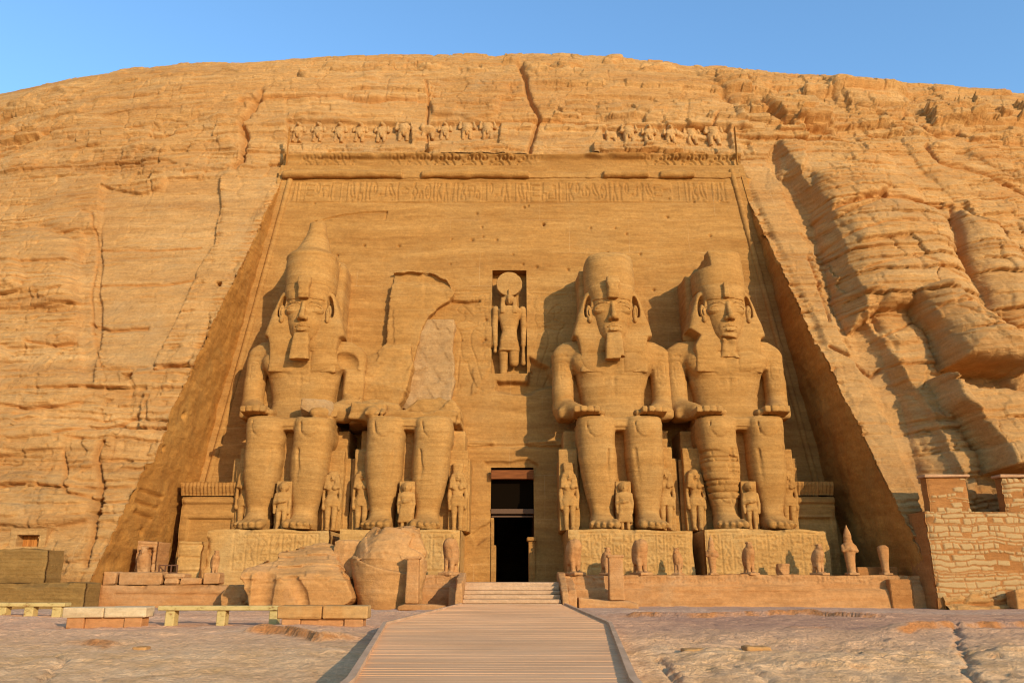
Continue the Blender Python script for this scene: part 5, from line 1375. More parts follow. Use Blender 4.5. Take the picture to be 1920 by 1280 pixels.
# ------------------------------------------------------------------ small figures
def queen_mesh(name, plume, seed, slab=True, worn=0.0):
    """standing woman in a heavy wig, arms down, unit scale 4.7 m"""
    V = Vol((-1.0, -.75, 0), (1.0, .75, 5.9), .05)
    for sg in (-1, 1):
        V.loft([(0, .20, .30, sg * .24, -.05), (.3, .16, .2, sg * .24, .02), (1.0, .21, .24, sg * .25, .02), (1.6, .25, .28, sg * .26, .02), (2.1, .31, .32, sg * .25, .03)], n=2.3, k=.05)
        V.ell((sg * .24, -.28, .08), (.17, .26, .10), k=.05)
        V.line([(sg * .56, .0, 3.22), (sg * .66, .02, 2.5), (sg * .62, -.06, 1.75)], [.17, .15, .13], k=.06)
        V.ell((sg * .60, -.1, 1.6), (.13, .17, .19), k=.05)
        V.ell((sg * .24, -.28, 2.98), (.19, .16, .19), k=.08)
    V.loft([(1.7, .56, .33, 0, .03), (2.1, .55, .33, 0, .03), (2.5, .40, .27, 0, .03), (2.9, .50, .32, 0, .03), (3.25, .62, .32, 0, .03), (3.4, .35, .25, 0, .05)], n=2.5, k=.1)
    V.ell((0, -.08, 3.72), (.29, .30, .36), k=.03)
    V.line([(0, -.36, 3.78), (0, -.42, 3.66)], .05, k=.05)
    V.line([(-.1, -.37, 3.54), (.1, -.37, 3.54)], .035, k=.03)
    for sg in (-1, 1):
        V.line([(sg * .05, -.35, 3.80), (sg * .18, -.32, 3.80)], .035, k=.02, cut=True)
        V.loft([(2.92, .26, .16, sg * .40, -.20), (3.5, .25, .24, sg * .40, -.08), (3.9, .22, .30, sg * .30, -.02)], n=3.5, k=.05)
    V.ell((0, .08, 3.88), (.50, .42, .34), k=.06)
    if plume: V.loft([(4.05, .36, .30, 0, .06), (4.25, .40, .3, 0, .06), (4.7, .44, .26, 0, .12)], n=4, k=.04)
    if slab: V.box((0, .5, 2.85), (.74, .28, 2.85), .05)
    if worn: V.rough(worn, 1.6, 3, seed + 5)
    V.rough(.018, 2.2, 3, seed)
    return V.mesh(name)
def prince_mesh(name, kilt, seed):
    """short standing figure against a slab, 3 m"""
    V = Vol((-.75, -.6, 0), (.75, .6, 3.1), .042)
    if kilt: V.loft([(.42, .50, .26, 0, .0), (.8, .47, .28, 0, 0), (1.6, .38, .26, 0, 0)], n=4)
    for sg in (-1, 1):
        V.loft([(0, .13, .2, sg * .19, -.05), (.5, .13, .18, sg * .19, 0), (1.2, .2, .22, sg * .19, 0)], n=2.4, k=.05)
        V.line([(sg * .42, 0, 2.05), (sg * .50, -.04, 1.5), (sg * .46, -.08, 1.0)], [.13, .115, .10], k=.04)
    V.loft([(1.1, .38, .25, 0, 0), (1.55, .31, .22, 0, 0), (1.9, .42, .25, 0, 0), (2.12, .46, .23, 0, 0), (2.22, .2, .18, 0, 0)], n=2.6, k=.08)
    V.line([(-.45, -.12, 1.55), (-.1, -.28, 1.62), (.2, -.26, 1.66)], .10, k=.05)
    V.ell((0, -.06, 2.46), (.24, .25, .30), k=.03); V.ell((0, .06, 2.52), (.36, .28, .30), k=.05)
    V.line([(0, -.30, 2.50), (0, -.34, 2.42)], .04, k=.04)
    V.box((0, .36, 1.45), (.50, .22, 1.42), .03)
    V.rough(.018, 2.4, 3, seed)
    return V.mesh(name)
M_CHILD = M_STATUE
qa = queen_mesh('standing_queen', True, 81); qb = queen_mesh('standing_queen', False, 82, worn=.035); pa = prince_mesh('standing_child', True, 83); pb = prince_mesh('standing_child', False, 84)
def put_small(name, me, u, vb, vt, y, H0, lab, cat, grp, rz=0):
    b = at(u, vb, y); t = at(u, vt, y); s = (t[2] - b[2]) / H0
    o = link(name, me, M_STATUE, None, (b[0], y, FEET_Z - .02), rz); o.scale = (s * .92, s * .95, s); tag(o, lab, cat, grp)
    return o
QY = 47.3
G1, G2 = 'small standing figures beside the giants\' legs', 'small figures between the giants\' feet'
put_small('standing_queen', qb, 455, 985, 830, QY, 5.7, 'slim standing figure half hidden behind the outer leg of the double-crowned giant', 'small statue', G1)
put_small('standing_queen', qb, 619, 985, 835, QY, 5.7, 'slender standing queen on a slab right of the double-crowned giant\'s legs', 'small statue', G1)
put_small('standing_queen', qb, 676, 985, 832, QY, 5.7, 'shaded standing figure left of the headless giant\'s legs', 'small statue', G1)
put_small('standing_queen', qa, 857, 985, 834, QY, 5.7, 'standing queen with a flat crown, sunlit, just left of the doorway', 'small statue', G1)
put_small('standing_queen', qa, 1068, 985, 832, QY, 5.7, 'standing queen with a flat crown and heavy wig, just right of the doorway', 'small statue', G1)
put_small('standing_queen', qb, 1250, 985, 828, QY, 5.7, 'slim standing figure right of the long-bearded giant\'s legs', 'small statue', G1)
put_small('standing_queen', qb, 1308, 985, 830, QY, 5.7, 'worn standing figure left of the beardless giant\'s bricked shin', 'small statue', G1)
put_small('standing_queen', qb, 1482, 985, 832, QY, 5.7, 'small standing figure at the beardless giant\'s outer leg, against the dark wall', 'small statue', G1)
put_small('standing_child', pb, 526, 984, 892, 46.3, 2.9, 'small figure between the feet of the double-crowned giant', 'small statue', G2)
put_small('standing_child', pa, 760, 984, 892, 46.3, 2.9, 'small kilted figure between the feet of the headless giant', 'small statue', G2)
put_small('standing_child', pa, 1172, 984, 892, 46.3, 2.9, 'small kilted figure between the feet of the long-bearded giant', 'small statue', G2)
put_small('standing_child', pb, 1411, 984, 892, 46.3, 2.9, 'small damaged figure between the feet of the beardless giant', 'small statue', G2)
# loose rock on the first giant's lap
p = at(598, 752, 47.4); rock('loose_rock', (p[0], 47.2, 11.55), (.95, .55, .50), 66, M_BROKEN, 'grey broken rock lying on the lap of the double-crowned giant', 'stone', rotz=.2)
# falcons and mummy-shaped figures on the parapet
def falcon_mesh(seed, head=True):
    V = Vol((-.5, -.7, 0), (.5, .7, 2.0), .035)
    V.ell((0, .05, 1.02), (.30, .33, .55), rot=(.22, 0, 0)); V.ell((0, -.10, 1.28), (.28, .26, .28), k=.1)
    for sg in (-1, 1):
        V.ell((sg * .22, .10, .98), (.12, .30, .58), k=.05, rot=(.25, 0, 0)); V.line([(sg * .14, -.02, .62), (sg * .14, -.06, .1)], [.15, .10], k=.06)
        V.ell((sg * .14, -.16, .08), (.11, .2, .08), k=.04)
    V.line([(0, .30, .70), (0, .42, .12)], [.18, .16], k=.08)
    if head:
        V.ell((0, -.10, 1.58), (.21, .23, .22), k=.06); V.line([(0, -.28, 1.60), (0, -.40, 1.52)], [.08, .03], k=.04)
        V.box((0, -.06, 1.80), (.18, .16, .05), .03, k=.03)
    V.box((0, .05, .03), (.34, .52, .07), .02); V.rough(.015, 3, 3, seed); return V.mesh('falcon')
def mummy_mesh(seed, crown):
    V = Vol((-.5, -.5, 0), (.5, .5, 2.8), .035)
    V.loft([(.0, .22, .30, 0, -.02), (.3, .20, .22, 0, 0), (.9, .26, .25, 0, 0), (1.3, .32, .27, 0, 0), (1.6, .34, .26, 0, 0), (1.72, .16, .16, 0, 0)], n=2.4)
    if crown:
        V.line([(-.34, 0, 1.5), (-.36, -.1, 1.25), (.0, -.27, 1.35)], .09, k=.05); V.line([(.34, 0, 1.5), (.36, -.1, 1.25), (.0, -.27, 1.3)], .09, k=.05)
        V.ell((0, -.02, 1.86), (.16, .18, .2), k=.04); V.loft([(1.75, .19, .2, 0, .03), (2.05, .2, .2, 0, .02), (2.3, .15, .15, 0, .03), (2.5, .07, .08, 0, .04), (2.62, .05, .06, 0, .04)], n=2.2, k=.04)
        V.loft([(1.5, .20, .1, 0, -.1), (1.8, .22, .2, 0, 0)], n=3, k=.04)
    V.box((0, -.02, .04), (.28, .36, .06), .02); V.rough(.018, 2.6, 3, seed); return V.mesh('mummy_figure')
fm, fh, mm, mc = falcon_mesh(91), falcon_mesh(92, False), mummy_mesh(93, False), mummy_mesh(94, True)
FG = 'falcons standing along the parapet'
for (me, u, vt, H0, rz, lab) in ((fm, 402, 1032, 1.85, .7, 'falcon figure standing on the square block of the low left wall'), (fh, 843, 1012, 1.5, -.5, 'thin worn falcon on the short inscribed wall left of the steps'),
        (fh, 1078, 1014, 1.5, .5, 'worn headless falcon at the corner of the right parapet, nearest the steps'), (fm, 1139, 1026, 1.85, .6, 'falcon partly hidden behind the right standing slab'), (fh, 1203, 1014, 1.5, .4, 'slim headless falcon on the right parapet, in front of the long-bearded giant\'s pedestal middle'),
        (fm, 1271, 1027, 1.85, -.6, 'stout falcon with folded wings near the gap between the two right pedestals'), (fm, 1407, 1016, 1.85, .3, 'tall falcon in front of the middle of the rightmost pedestal'), (fm, 1538, 1020, 1.85, .5, 'falcon standing before the outer corner of the rightmost pedestal')):
    b = at(u, 1073, 42.0); t = at(u, vt, 42.0); s = (t[2] - 1.96) / H0
    o = link('falcon_statue', me, M_PINK, None, (b[0], 42.0, 1.97), rz); o.scale = (s * .95, s, s); tag(o, lab, 'falcon statue', FG)
for (me, u, vt, H0, lab) in ((mc, 1337, 1003, 2.62, 'mummy-shaped figure with folded arms at the left edge of the rightmost pedestal'), (mc, 1597, 984, 2.62, 'tall mummy-shaped king with a pointed white crown against the dark wall'), (mm, 1661, 1022, 1.72, 'headless mummy-shaped figure at the right end of the parapet')):
    b = at(u, 1073, 42.0); t = at(u, vt, 42.0); s = (t[2] - 1.96) / H0
    o = link('mummy_statue', me, M_PINK, None, (b[0], 42.0, 1.97), 0); o.scale = (s, s, s); tag(o, lab, 'small statue', 'mummy-shaped figures on the parapet')
p = at(1468, 1068, 42.0); rock('statue_stump', (p[0], 42.0, 2.2), (.28, .25, .30), 67, M_PINK, 'low broken statue stump on the parapet between two falcons', 'small statue')
# small shrine with a falcon at the foot of the left side wall
a = at(252, 1072, 43.0); b = at(297, 1012, 43.0)
carved_block('stone_shrine', a[0], b[0], 42.9, 44.6, 1.2, b[2], M_PINK, 'small block-built stone shrine at the foot of the left side wall', 'shrine', None, [[(a[0], b[2] - .22), (b[0], b[2] - .22)], [(a[0], b[2] - .6), (b[0], b[2] - .6)], [(a[0], 2.5), (b[0], 2.5)], [(a[0], 2.1), (b[0], 2.1)]], .04, .06, .05, 57, lambda X_, Z_: np.where((np.abs(X_ - (a[0] + b[0]) / 2) < .34) & (Z_ < b[2] - .35), .35, 0), .08)
o = link('falcon_statue', fm, M_PINK, None, ((a[0] + b[0]) / 2, 42.75, 1.5), .1); o.scale = (.95, 1, 1.0); tag(o, 'pale falcon standing in the little shrine by the left side wall', 'falcon statue', FG)
# little iron gate
M_IRON, nt_, b_ = node_mat('rusty_iron'); b_.inputs['Base Color'].default_value = (.16, .07, .035, 1); b_.inputs['Metallic'].default_value = .3
g0 = at(298, 1072, 43.4); g1 = at(333, 1058, 43.4)
mb = MB()
for k in range(4):
    x = g0[0] + (g1[0] - g0[0]) * k / 3; mb.box(x - .03, x + .03, 43.37, 43.43, 1.26, g1[2], 0)
mb.box(g0[0], g1[0], 43.375, 43.425, g1[2] - .06, g1[2] + .002, 0); mb.box(g0[0], g1[0], 43.38, 43.42, g1[2] - .42, g1[2] - .38, 0)
tag(mb.obj('iron_gate', M_IRON), 'low rusty iron gate between the small shrine and the stone block', 'gate')
# chapel walls in the corners of the recess
def chapel(u0, u1, vt, y, lab, seed, x_clip):
    a = at(u0, vt, y); b = at(u1, vt, y); x0, x1 = x_clip; zt = a[2]
    root = thing('corner_chapel', lab, 'chapel', ((x0 + x1) / 2, y, 1.2), 'chapel fronts in the corners')
    cx = (x0 + x1) / 2
    def sh(o): o.location = (-cx, -y, -1.2)
    def pr(X_, Z_): return np.where((X_ > x0 + .5) & (X_ < x1 - .35) & (Z_ < zt - 2.1), .22, 0) + np.where((Z_ > zt - 1.35) & (Z_ < zt - .95), -.10, 0)
    sh(carved_block('wall', x0, x1, y, y + 2.6, 1.2, zt - .85, M_FACADE, None, None, None, [[(x0, zt - 1.3), (x1, zt - 1.3)]], .05, .12, .055, seed, pr, .05, parent=root))
    st = []; k = x0 + .1
    while k < x1: st.append([(k, zt - .75), (k, zt - .1)]); k += .22
    sh(carved_block('cornice', x0 - .1, x1, y - .25, y + 2.4, zt - .80, zt, M_FACADE, None, None, None, st, .04, .09, .05, seed + 1, lambda X_, Z_: .22 * np.clip((zt - .25 - Z_) / .5, 0, 1), .06, parent=root))
chapel(341, 440, 903, 47.6, 'carved chapel front with a hollow cornice left of the double-crowned giant', 58, (-19.35, -15.9))
chapel(1480, 1545, 902, 47.6, 'dark chapel front in the shaded corner right of the beardless giant', 59, (16.2, 18.9))
a = at(336, 1012, 44.2); b = at(379, 1012, 44.2)
carved_block('stone_block', a[0], b[0], 44.2, 46.5, 1.2, a[2], M_PED, 'square stone block wall between the iron gate and the left pedestal', 'block', None, [[(a[0], a[2] - .2), (b[0], a[2] - .2)], [(a[0], 2.9), (b[0], 2.85)], [(a[0], 2.1), (b[0], 2.15)]], .05, .08, .05, 60, None, .12)
# ------------------------------------------------------------------ falcon-headed god in the niche
def niche_god():
    Y = fac_y(16.5) + .30
    P = lambda u, v: at(u, v, Y)
    c = P(954, 600); cx, zr_ = c[0], P(954, 716)[2]
    L = lambda u, v: (P(u, v)[0] - cx, P(u, v)[2] - zr_)
    root = thing('falcon_headed_god', 'falcon-headed god carved in the niche above the doorway', 'statue', (cx, Y, zr_))
    V = Vol((-1.2, -1.2, -.2), (1.2, .9, 6.0), .045)
    z = lambda v: L(954, v)[1]
    V.loft([(z(660), .66, .42, .02, 0), (z(640), .62, .42, .02, 0), (z(622), .50, .38, .03, 0), (z(600), .68, .42, .03, 0), (z(583), .82, .42, .03, 0), (z(575), .55, .34, .03, 0)], n=2.8)
    V.loft([(z(660), .70, .5, .02, -.05), (z(640), .62, .45, .02, -.02)], n=4, k=.05)
    V.line([(-.33, -.05, z(660)), (-.36, 0, z(690)), (-.36, 0, z(716))], [.33, .27, .25], k=.08)
    V.line([(.36, -.15, z(655)), (.36, -.12, z(680))], [.36, .32], k=.08)
    for sg in (-1, 1):
        V.line([(sg * .92 + .03, .05, z(580)), (sg * 1.0 + .03, .02, z(610)), (sg * .96 + .03, -.05, z(642))], [.24, .21, .17], k=.06)
        V.ell((sg * .95 + .03, -.12, z(647)), (.17, .2, .2), k=.05)
        V.loft([(z(590), .15, .12, sg * .42, -.38), (z(575), .16, .18, sg * .42, -.25), (z(560), .18, .3, sg * .38, -.05)], n=3, k=.05)
    V.cap((.98, -.2, z(652)), (.98, -.2, z(682)), .10, .16, k=.05); V.cap((-.92, -.2, z(650)), (-.92, -.2, z(660)), .10, .10, k=.05)
    V.ell((.02, -.05, z(563)), (.44, .42, .40), k=.06); V.line([(.02, -.40, z(560)), (.02, -.62, z(566)), (.02, -.60, z(573))], [.16, .12, .06], k=.06)
    V.rough(.018, 2, 3, 95); V.obj('body', M_STATUE, root)
    V = Vol((-1.1, -.6, z(565)), (1.1, .7, z(500)), .045)
    R = (L(978, 532)[0] - L(930, 532)[0]) / 2; zc = z(533)
    V.fn((-R, -.3, zc - R), (R + .04, .3, zc + R), lambda x, y, q: np.maximum(np.sqrt((x - .02) ** 2 + (q - zc) ** 2) - R, np.abs(y - .15) - .26), k=0)
    V.line([(.02, -.12, z(556)), (.02, -.2, z(545))], [.10, .07], k=.05); V.rough(.02, 2, 3, 96)
    V.obj('sun_disc', M_STATUE, root)
niche_god()
# ------------------------------------------------------------------ baboons of the frieze
def baboon_mesh(head, low=False, seed=0):
    V = Vol((-.85, -.7, 0), (.85, .5, 1.95), .04)
    if not low:
        for sg in (-1, 1):
            V.line([(sg * .26, 0, .75), (sg * .30, -.05, .05)], [.22, .17], k=.06)
            V.line([(sg * .38, 0, 1.22), (sg * .62, -.12, 1.05), (sg * .56, -.2, 1.42)], [.16, .13, .10], k=.06)
        V.loft([(.6, .36, .32, 0, 0), (.9, .40, .36, 0, -.02), (1.3, .46, .36, 0, -.02), (1.42, .3, .25, 0, 0)], n=2.4, k=.1)
        V.line([(-.36, -.3, .92), (.36, -.3, .92)], .06, k=.05)
        V.ell((0, -.2, .5), (.1, .14, .12), k=.05)
        if head: V.ell((0, -.12, 1.56), (.34, .34, .26), k=.06); V.line([(0, -.3, 1.55), (0, -.52, 1.46)], [.16, .11], k=.06)
        else: V.rough(.05, 2.2, 3, seed + 4, where=lambda x, y, z: smooth(1.2, 1.35, z))
    else:
        for sg in (-1, 1): V.line([(sg * .28, 0, .7), (sg * .36, -.08, .05)], [.24, .16], k=.06)
        V.ell((0, 0, .72), (.55, .36, .36), k=.1); V.ell((-.4, -.15, .8), (.22, .25, .3), k=.08)
    V.rough(.035, 2.6, 3, seed); return V.mesh('baboon')
bh, bn, bl = baboon_mesh(True, seed=101), baboon_mesh(False, seed=102), baboon_mesh(False, True, seed=103)
BG = 'baboons carved in the frieze at the top'
BAB = [(556, 266, 226, bh, 'baboon at the far left end of the frieze, arms raised'), (594, 266, 226, bh, 'second baboon from the left end of the frieze'), (634, 267, 226, bh, 'third baboon from the left end of the frieze'), (673, 267, 226, bh, 'fourth baboon from the left end of the frieze'), (714, 267, 226, bh, 'fifth baboon from the left end of the frieze'), (756, 266, 227, bn, 'damaged sixth baboon from the left, last one before the vertical crack'),
       (802, 262, 232, bl, 'remnant of a baboon just right of the vertical crack'), (833, 263, 226, bh, 'leftmost whole baboon of the short middle row'), (875, 263, 226, bn, 'headless baboon in the middle of the short middle row'), (914, 263, 226, bn, 'right end baboon of the short middle row, broken head'),
       (1147, 268, 244, bl, 'badly broken stump of a baboon at the left end of the right-hand row'), (1181, 269, 232, bn, 'broken baboon second from the left in the right-hand row'), (1218, 270, 230, bh, 'third baboon from the left in the right-hand row'), (1259, 271, 231, bh, 'fourth baboon from the left in the right-hand row'), (1299, 272, 236, bn, 'headless baboon second from the right end of the frieze'), (1341, 273, 233, bn, 'baboon at the far right end of the frieze beside the dark notch')]
for (u, vb, vt, me, lab) in BAB:
    Y = 55.3
    for it in range(4):
        q = at(u, vb, Y); Y = cliff_y(q[0], q[2] + .25) + .02
    b = at(u, vb, Y); t = at(u, vt, Y); s = (t[2] - b[2]) / (1.82 if me is bh else 1.45 if me is bn else 1.05)
    o = link('baboon_carving', me, M_CLIFF, None, (b[0], Y, b[2] - .03)); o.scale = (s * .80, s, s); o.rotation_euler = (-.30, 0, 0); tag(o, lab, 'baboon carving', BG)
# ------------------------------------------------------------------ ground
def ground_h(x, y):
    b = np.interp(y, [-300, 2, 8, 14, 17.5, 20, 30, 45], [0.0, 0.0, 0.12, .26, .32, .42, .44, .46])
    return b
def ground():
    xs = np.concatenate((-np.geomspace(420, 32, 26), np.arange(-31, 31.01, .085), np.geomspace(32, 420, 26)))
    ys = np.concatenate((np.linspace(-200, 2, 14), 2.2 + np.cumsum(np.full(40, .15)), 8.2 + np.cumsum(np.geomspace(.03, .13, 430))))
    ys = np.concatenate((ys[ys < 42], np.geomspace(43, 900, 20)))
    X, Y = np.meshgrid(xs, ys); X = X.astype(np.float32); Y = Y.astype(np.float32)
    Z = ground_h(X, Y).astype(np.float32)
    near = np.exp(-np.maximum(np.abs(X) - 30, 0) / 5) * smooth(-2, 3, Y) * (1 - smooth(42, 44, Y))
    wx, wy = X + .6 * fbm(X * .5, Y * .5, 0, 3, 201), Y + .6 * fbm(X * .5, Y * .5, 4, 3, 202)
    right = smooth(1.5, 3.5, X)
    # flaking sheets of rock: terraced noise
    def terr(f, st, sh=.16):
        q = f / st; k = np.floor(q); t = q - k
        return (k + smooth(1 - sh, 1, t)) * st
    f1 = fbm(wx * .16, wy * .42, 0, 4, 203)
    Z += near * (.16 * terr(f1, .30) * (.35 + .65 * right) * smooth(21, 17, Y) + .10 * terr(f1, .34, .1) * smooth(18, 22, Y))
    f3 = fbm(wx * .35, wy * .9, 6, 4, 214)
    Z += near * (.045 * right + .02) * terr(f3, .28, .12) * smooth(26, 18, Y)
    f2 = fbm(wx * .7, wy * 1.2, 0, 4, 204)
    Z += near * (.05 * right + .012) * terr(f2, .45, .2) * smooth(24, 18, Y)
    Z += near * (.026 * fbm(X * 1.8, Y * 1.8, 0, 4, 205) + .020 * fbm(X * 5, Y * 5, 0, 3, 206) * smooth(26, 16, Y))
    # ledges with a rusty broken edge
    MK = np.zeros(X.shape, np.float32)
    def ledge(pts, h, w=.10):
        i = np.nonzero((np.abs(X) < 31) & (Y > 8) & (Y < 42))
        px_, py_ = X[i] + .25 * fbm(X[i] * 1.2, Y[i] * 1.2, 2, 3, 207), Y[i] + .18 * fbm(X[i] * 1.4, Y[i] * 1.4, 5, 3, 208)
        P = np.array(pts); yl = np.interp(px_, P[:, 0], P[:, 1]); inside = (px_ > P[0, 0]) & (px_ < P[-1, 0])
        fade = smooth(P[0, 0], P[0, 0] + 1.0, px_) * (1 - smooth(P[-1, 0] - 1.0, P[-1, 0], px_))
        d = py_ - yl
        MK[i] = np.maximum(MK[i], fade * np.exp(-((d + .02) / .16) ** 2) * smooth(-.5, .2, fbm(px_ * 1.1, 3, py_, 3, 219)) * inside)
        Z[i] += 1.25 * h * fade * np.where(inside, np.exp(-np.maximum(d, 0) / 1.2) * smooth(-w, w * .3, d), 0)
    G = lambda u, v, z=.40: at_ground(u, v, z)
    ledge([G(430, 1192), G(520, 1194), G(620, 1202), G(720, 1198)], .16)
    ledge([G(100, 1202), G(200, 1206), G(300, 1198)], .10); ledge([G(240, 1216), G(280, 1219)], .08)
    ledge([G(1150, 1154), G(1300, 1156), G(1500, 1154), G(1700, 1160)], .14)
    ledge([G(1465, 1182), G(1560, 1184), G(1580, 1186)], .13); ledge([G(1625, 1190), G(1700, 1190), G(1790, 1186), G(1900, 1180), G(1990, 1178)], .14)
    ledge([G(1260, 1222), G(1330, 1219)], .12); ledge([G(1400, 1218), G(1440, 1222)], .16)
    ledge([G(1160, 1212), G(1280, 1214), G(1330, 1210)], .07); ledge([G(1640, 1244), G(1760, 1262), G(1800, 1262)], .06)
    for pts, wd, dp in (([(1795, 1190), (1800, 1215), (1815, 1250), (1825, 1290)], .06, .14), ([(1230, 1240), (1262, 1262), (1290, 1282)], .06, .14), ([(95, 1232), (112, 1240), (95, 1262), (70, 1285)], .05, .10), ([(190, 1262), (215, 1284)], .05, .08), ([(1595, 1215), (1640, 1240), (1700, 1250)], .04, .07), ([(1350, 1250), (1420, 1262), (1450, 1290)], .05, .08), ([(1450, 1205), (1560, 1215)], .04, .06)):
        P = [G(*p, .27) for p in pts]; i = np.nonzero((np.abs(X) < 31) & (Y > 8) & (Y < 30))
        d = seg_dist(X[i] + .1 * fbm(X[i] * 2, Y[i] * 2, 0, 3, 209), Y[i], P); Z[i] -= dp * np.exp(-(d / wd) ** 2)
    me = new_mesh('ground', np.stack((X, Y, Z), -1).reshape(-1, 3), grid_faces(len(ys), len(xs)))
    a_ = me.attributes.new('mask', 'FLOAT', 'POINT'); a_.data.foreach_set('value', MK.ravel().astype(np.float32))
    m, nt, b = node_mat('bare_rock_ground')
    p = pos_scaled(nt, 1, 1, 1)
    n1 = nn(nt, 'ShaderNodeTexNoise', inp={'Vector': pos_scaled(nt, .10, .45, .1), 'Scale': 1.0, 'Detail': 6.0, 'Roughness': .6}).outputs['Fac']
    n2 = nn(nt, 'ShaderNodeTexNoise', inp={'Vector': p, 'Scale': 1.3, 'Detail': 8.0, 'Roughness': .68}).outputs['Fac']
    n3 = nn(nt, 'ShaderNodeTexNoise', inp={'Vector': p, 'Scale': 9.0, 'Detail': 6.0, 'Roughness': .7}).outputs['Fac']
    sp = nn(nt, 'ShaderNodeSeparateXYZ', inp={0: nn(nt, 'ShaderNodeNewGeometry').outputs['Position']})
    yy = nn(nt, 'ShaderNodeMath', operation='MULTIPLY_ADD', inp={0: n2, 1: 4.0, 2: sp.outputs[1]})
    zone = fac(nt, yy.outputs[0], 18.5, 25.0)
    tan_ = ramp(nt, n2, [(.3, (.64, .345, .135)), (.5, (.79, .445, .205)), (.7, (.84, .515, .26))])
    mau = ramp(nt, n1, [(.30, (.44, .22, .13)), (.42, (.66, .35, .185)), (.55, (.76, .405, .21)), (.70, (.80, .47, .27))])
    drk = nn(nt, 'ShaderNodeMath', operation='MULTIPLY', inp={0: fac(nt, sp.outputs[0], 2.0, 6.0), 1: fac(nt, n1, .38, .55)})
    mau = mix(nt, mau, (.40, .205, .125), nn(nt, 'ShaderNodeMath', operation='MULTIPLY', inp={0: drk.outputs[0], 1: .75}).outputs[0])
    mau = mix(nt, mau, ramp(nt, n2, [(.3, (.52, .30, .175)), (.7, (.68, .42, .26))]), fac(nt, yy.outputs[0], 34.5, 36.0))
    base = mix(nt, tan_, mau, zone)
    gn = nn(nt, 'ShaderNodeNewGeometry'); sn = nn(nt, 'ShaderNodeSeparateXYZ', inp={0: gn.outputs['Normal']})
    base = mix(nt, base, (.46, .19, .06), nn(nt, 'ShaderNodeMapRange', inp={'Value': sn.outputs[2], 'From Min': .90, 'From Max': .62}).outputs[0])   # fresh rusty faces on broken edges
    base = mix(nt, base, (.50, .19, .055), nn(nt, 'ShaderNodeAttribute', attribute_name='mask').outputs['Fac'])
    base = mix(nt, base, mix(nt, (.72, .69, .66), (1.2, 1.19, 1.17), fac(nt, n3, .3, .7)), .9, 'MULTIPLY')
    nt.links.new(base, b.inputs['Base Color'])
    hh = nn(nt, 'ShaderNodeMath', operation='ADD', inp={0: n2, 1: n3})
    nt.links.new(nn(nt, 'ShaderNodeBump', inp={'Strength': .8, 'Distance': .12, 'Height': hh.outputs[0]}).outputs[0], b.inputs['Normal'])
    tag(link('ground', me, m), kind='structure')
ground()
# ------------------------------------------------------------------ boardwalk
DECK_Z = .64
def deck_edges():
    zz = DECK_Z
    L = [at_ground(u, v, zz) for u, v in ((872, 1130), (725, 1170), (665, 1280))]; R = [at_ground(u, v, zz) for u, v in ((1052, 1130), (1141, 1170), (1180, 1280))]
    return L, R
Ld_, Rd_ = deck_edges()
y_far, y_k, y_n = 38.45, Ld_[1][1], Ld_[2][1]
def dx(y, E):
    return float(np.interp(y, [3.0, y_n, y_k, y_far], [E[2][0] * .82 + .0, E[2][0], E[1][0], E[0][0]]))
M_WOOD, nt_, b_ = node_mat('weathered_boards')
w1 = nn(nt_, 'ShaderNodeTexNoise', inp={'Vector': pos_scaled(nt_, .05, 6.8, 1), 'Scale': 1.0, 'Detail': 3.0, 'Roughness': .75}).outputs['Fac']
w2 = nn(nt_, 'ShaderNodeTexNoise', inp={'Vector': pos_scaled(nt_, 1.2, 30, 10), 'Scale': 1.0, 'Detail': 5.0, 'Roughness': .7}).outputs['Fac']
w3 = nn(nt_, 'ShaderNodeTexNoise', inp={'Vector': pos_scaled(nt_, .5, .5, 1), 'Scale': 1.0, 'Detail': 5.0}).outputs['Fac']
wc = ramp(nt_, w1, [(.28, (.62, .32, .145)), (.45, (.70, .37, .170)), (.6, (.74, .395, .185)), (.75, (.77, .42, .205))])
wc = mix(nt_, wc, mix(nt_, (.82, .80, .78), (1.12, 1.12, 1.12), fac(nt_, w2, .3, .7)), .8, 'MULTIPLY')
wc = mix(nt_, wc, mix(nt_, (.86, .84, .82), (1.1, 1.1, 1.1), fac(nt_, w3, .3, .7)), .8, 'MULTIPLY')
nt_.links.new(wc, b_.inputs['Base Color'])
nt_.links.new(nn(nt_, 'ShaderNodeBump', inp={'Strength': .4, 'Distance': .02, 'Height': w2}).outputs[0], b_.inputs['Normal'])
pb_ = MB(); rng = np.random.RandomState(8); y = 3.0
while y < y_far - .02:
    w = .11; y1 = min(y + w - .003, y_far)
    a0, a1, c0, c1 = dx(y, Ld_), dx(y1, Ld_), dx(y, Rd_), dx(y1, Rd_)
    z = DECK_Z + rng.uniform(-.002, .002); t = rng.uniform(-.003, .003)
    pb_.add([(a0, y, z - .05), (c0, y, z - .05), (c1, y1, z - .05), (a1, y1, z - .05), (a0, y, z + t), (c0, y, z - t), (c1, y1, z - t), (a1, y1, z + t)], [(0, 3, 2, 1), (4, 5, 6, 7), (0, 1, 5, 4), (1, 2, 6, 5), (2, 3, 7, 6), (3, 0, 4, 7)])
    y += w
path = pb_.obj('path', M_WOOD); tag(path, kind='structure')
M_EDGE, nt_, b_ = node_mat('edge_timber')
e1 = nn(nt_, 'ShaderNodeTexNoise', inp={'Vector': pos_scaled(nt_, 3, .8, 3), 'Scale': 1.5, 'Detail': 5.0}).outputs['Fac']
nt_.links.new(ramp(nt_, e1, [(.3, (.42, .24, .125)), (.7, (.60, .36, .20))]), b_.inputs['Base Color'])
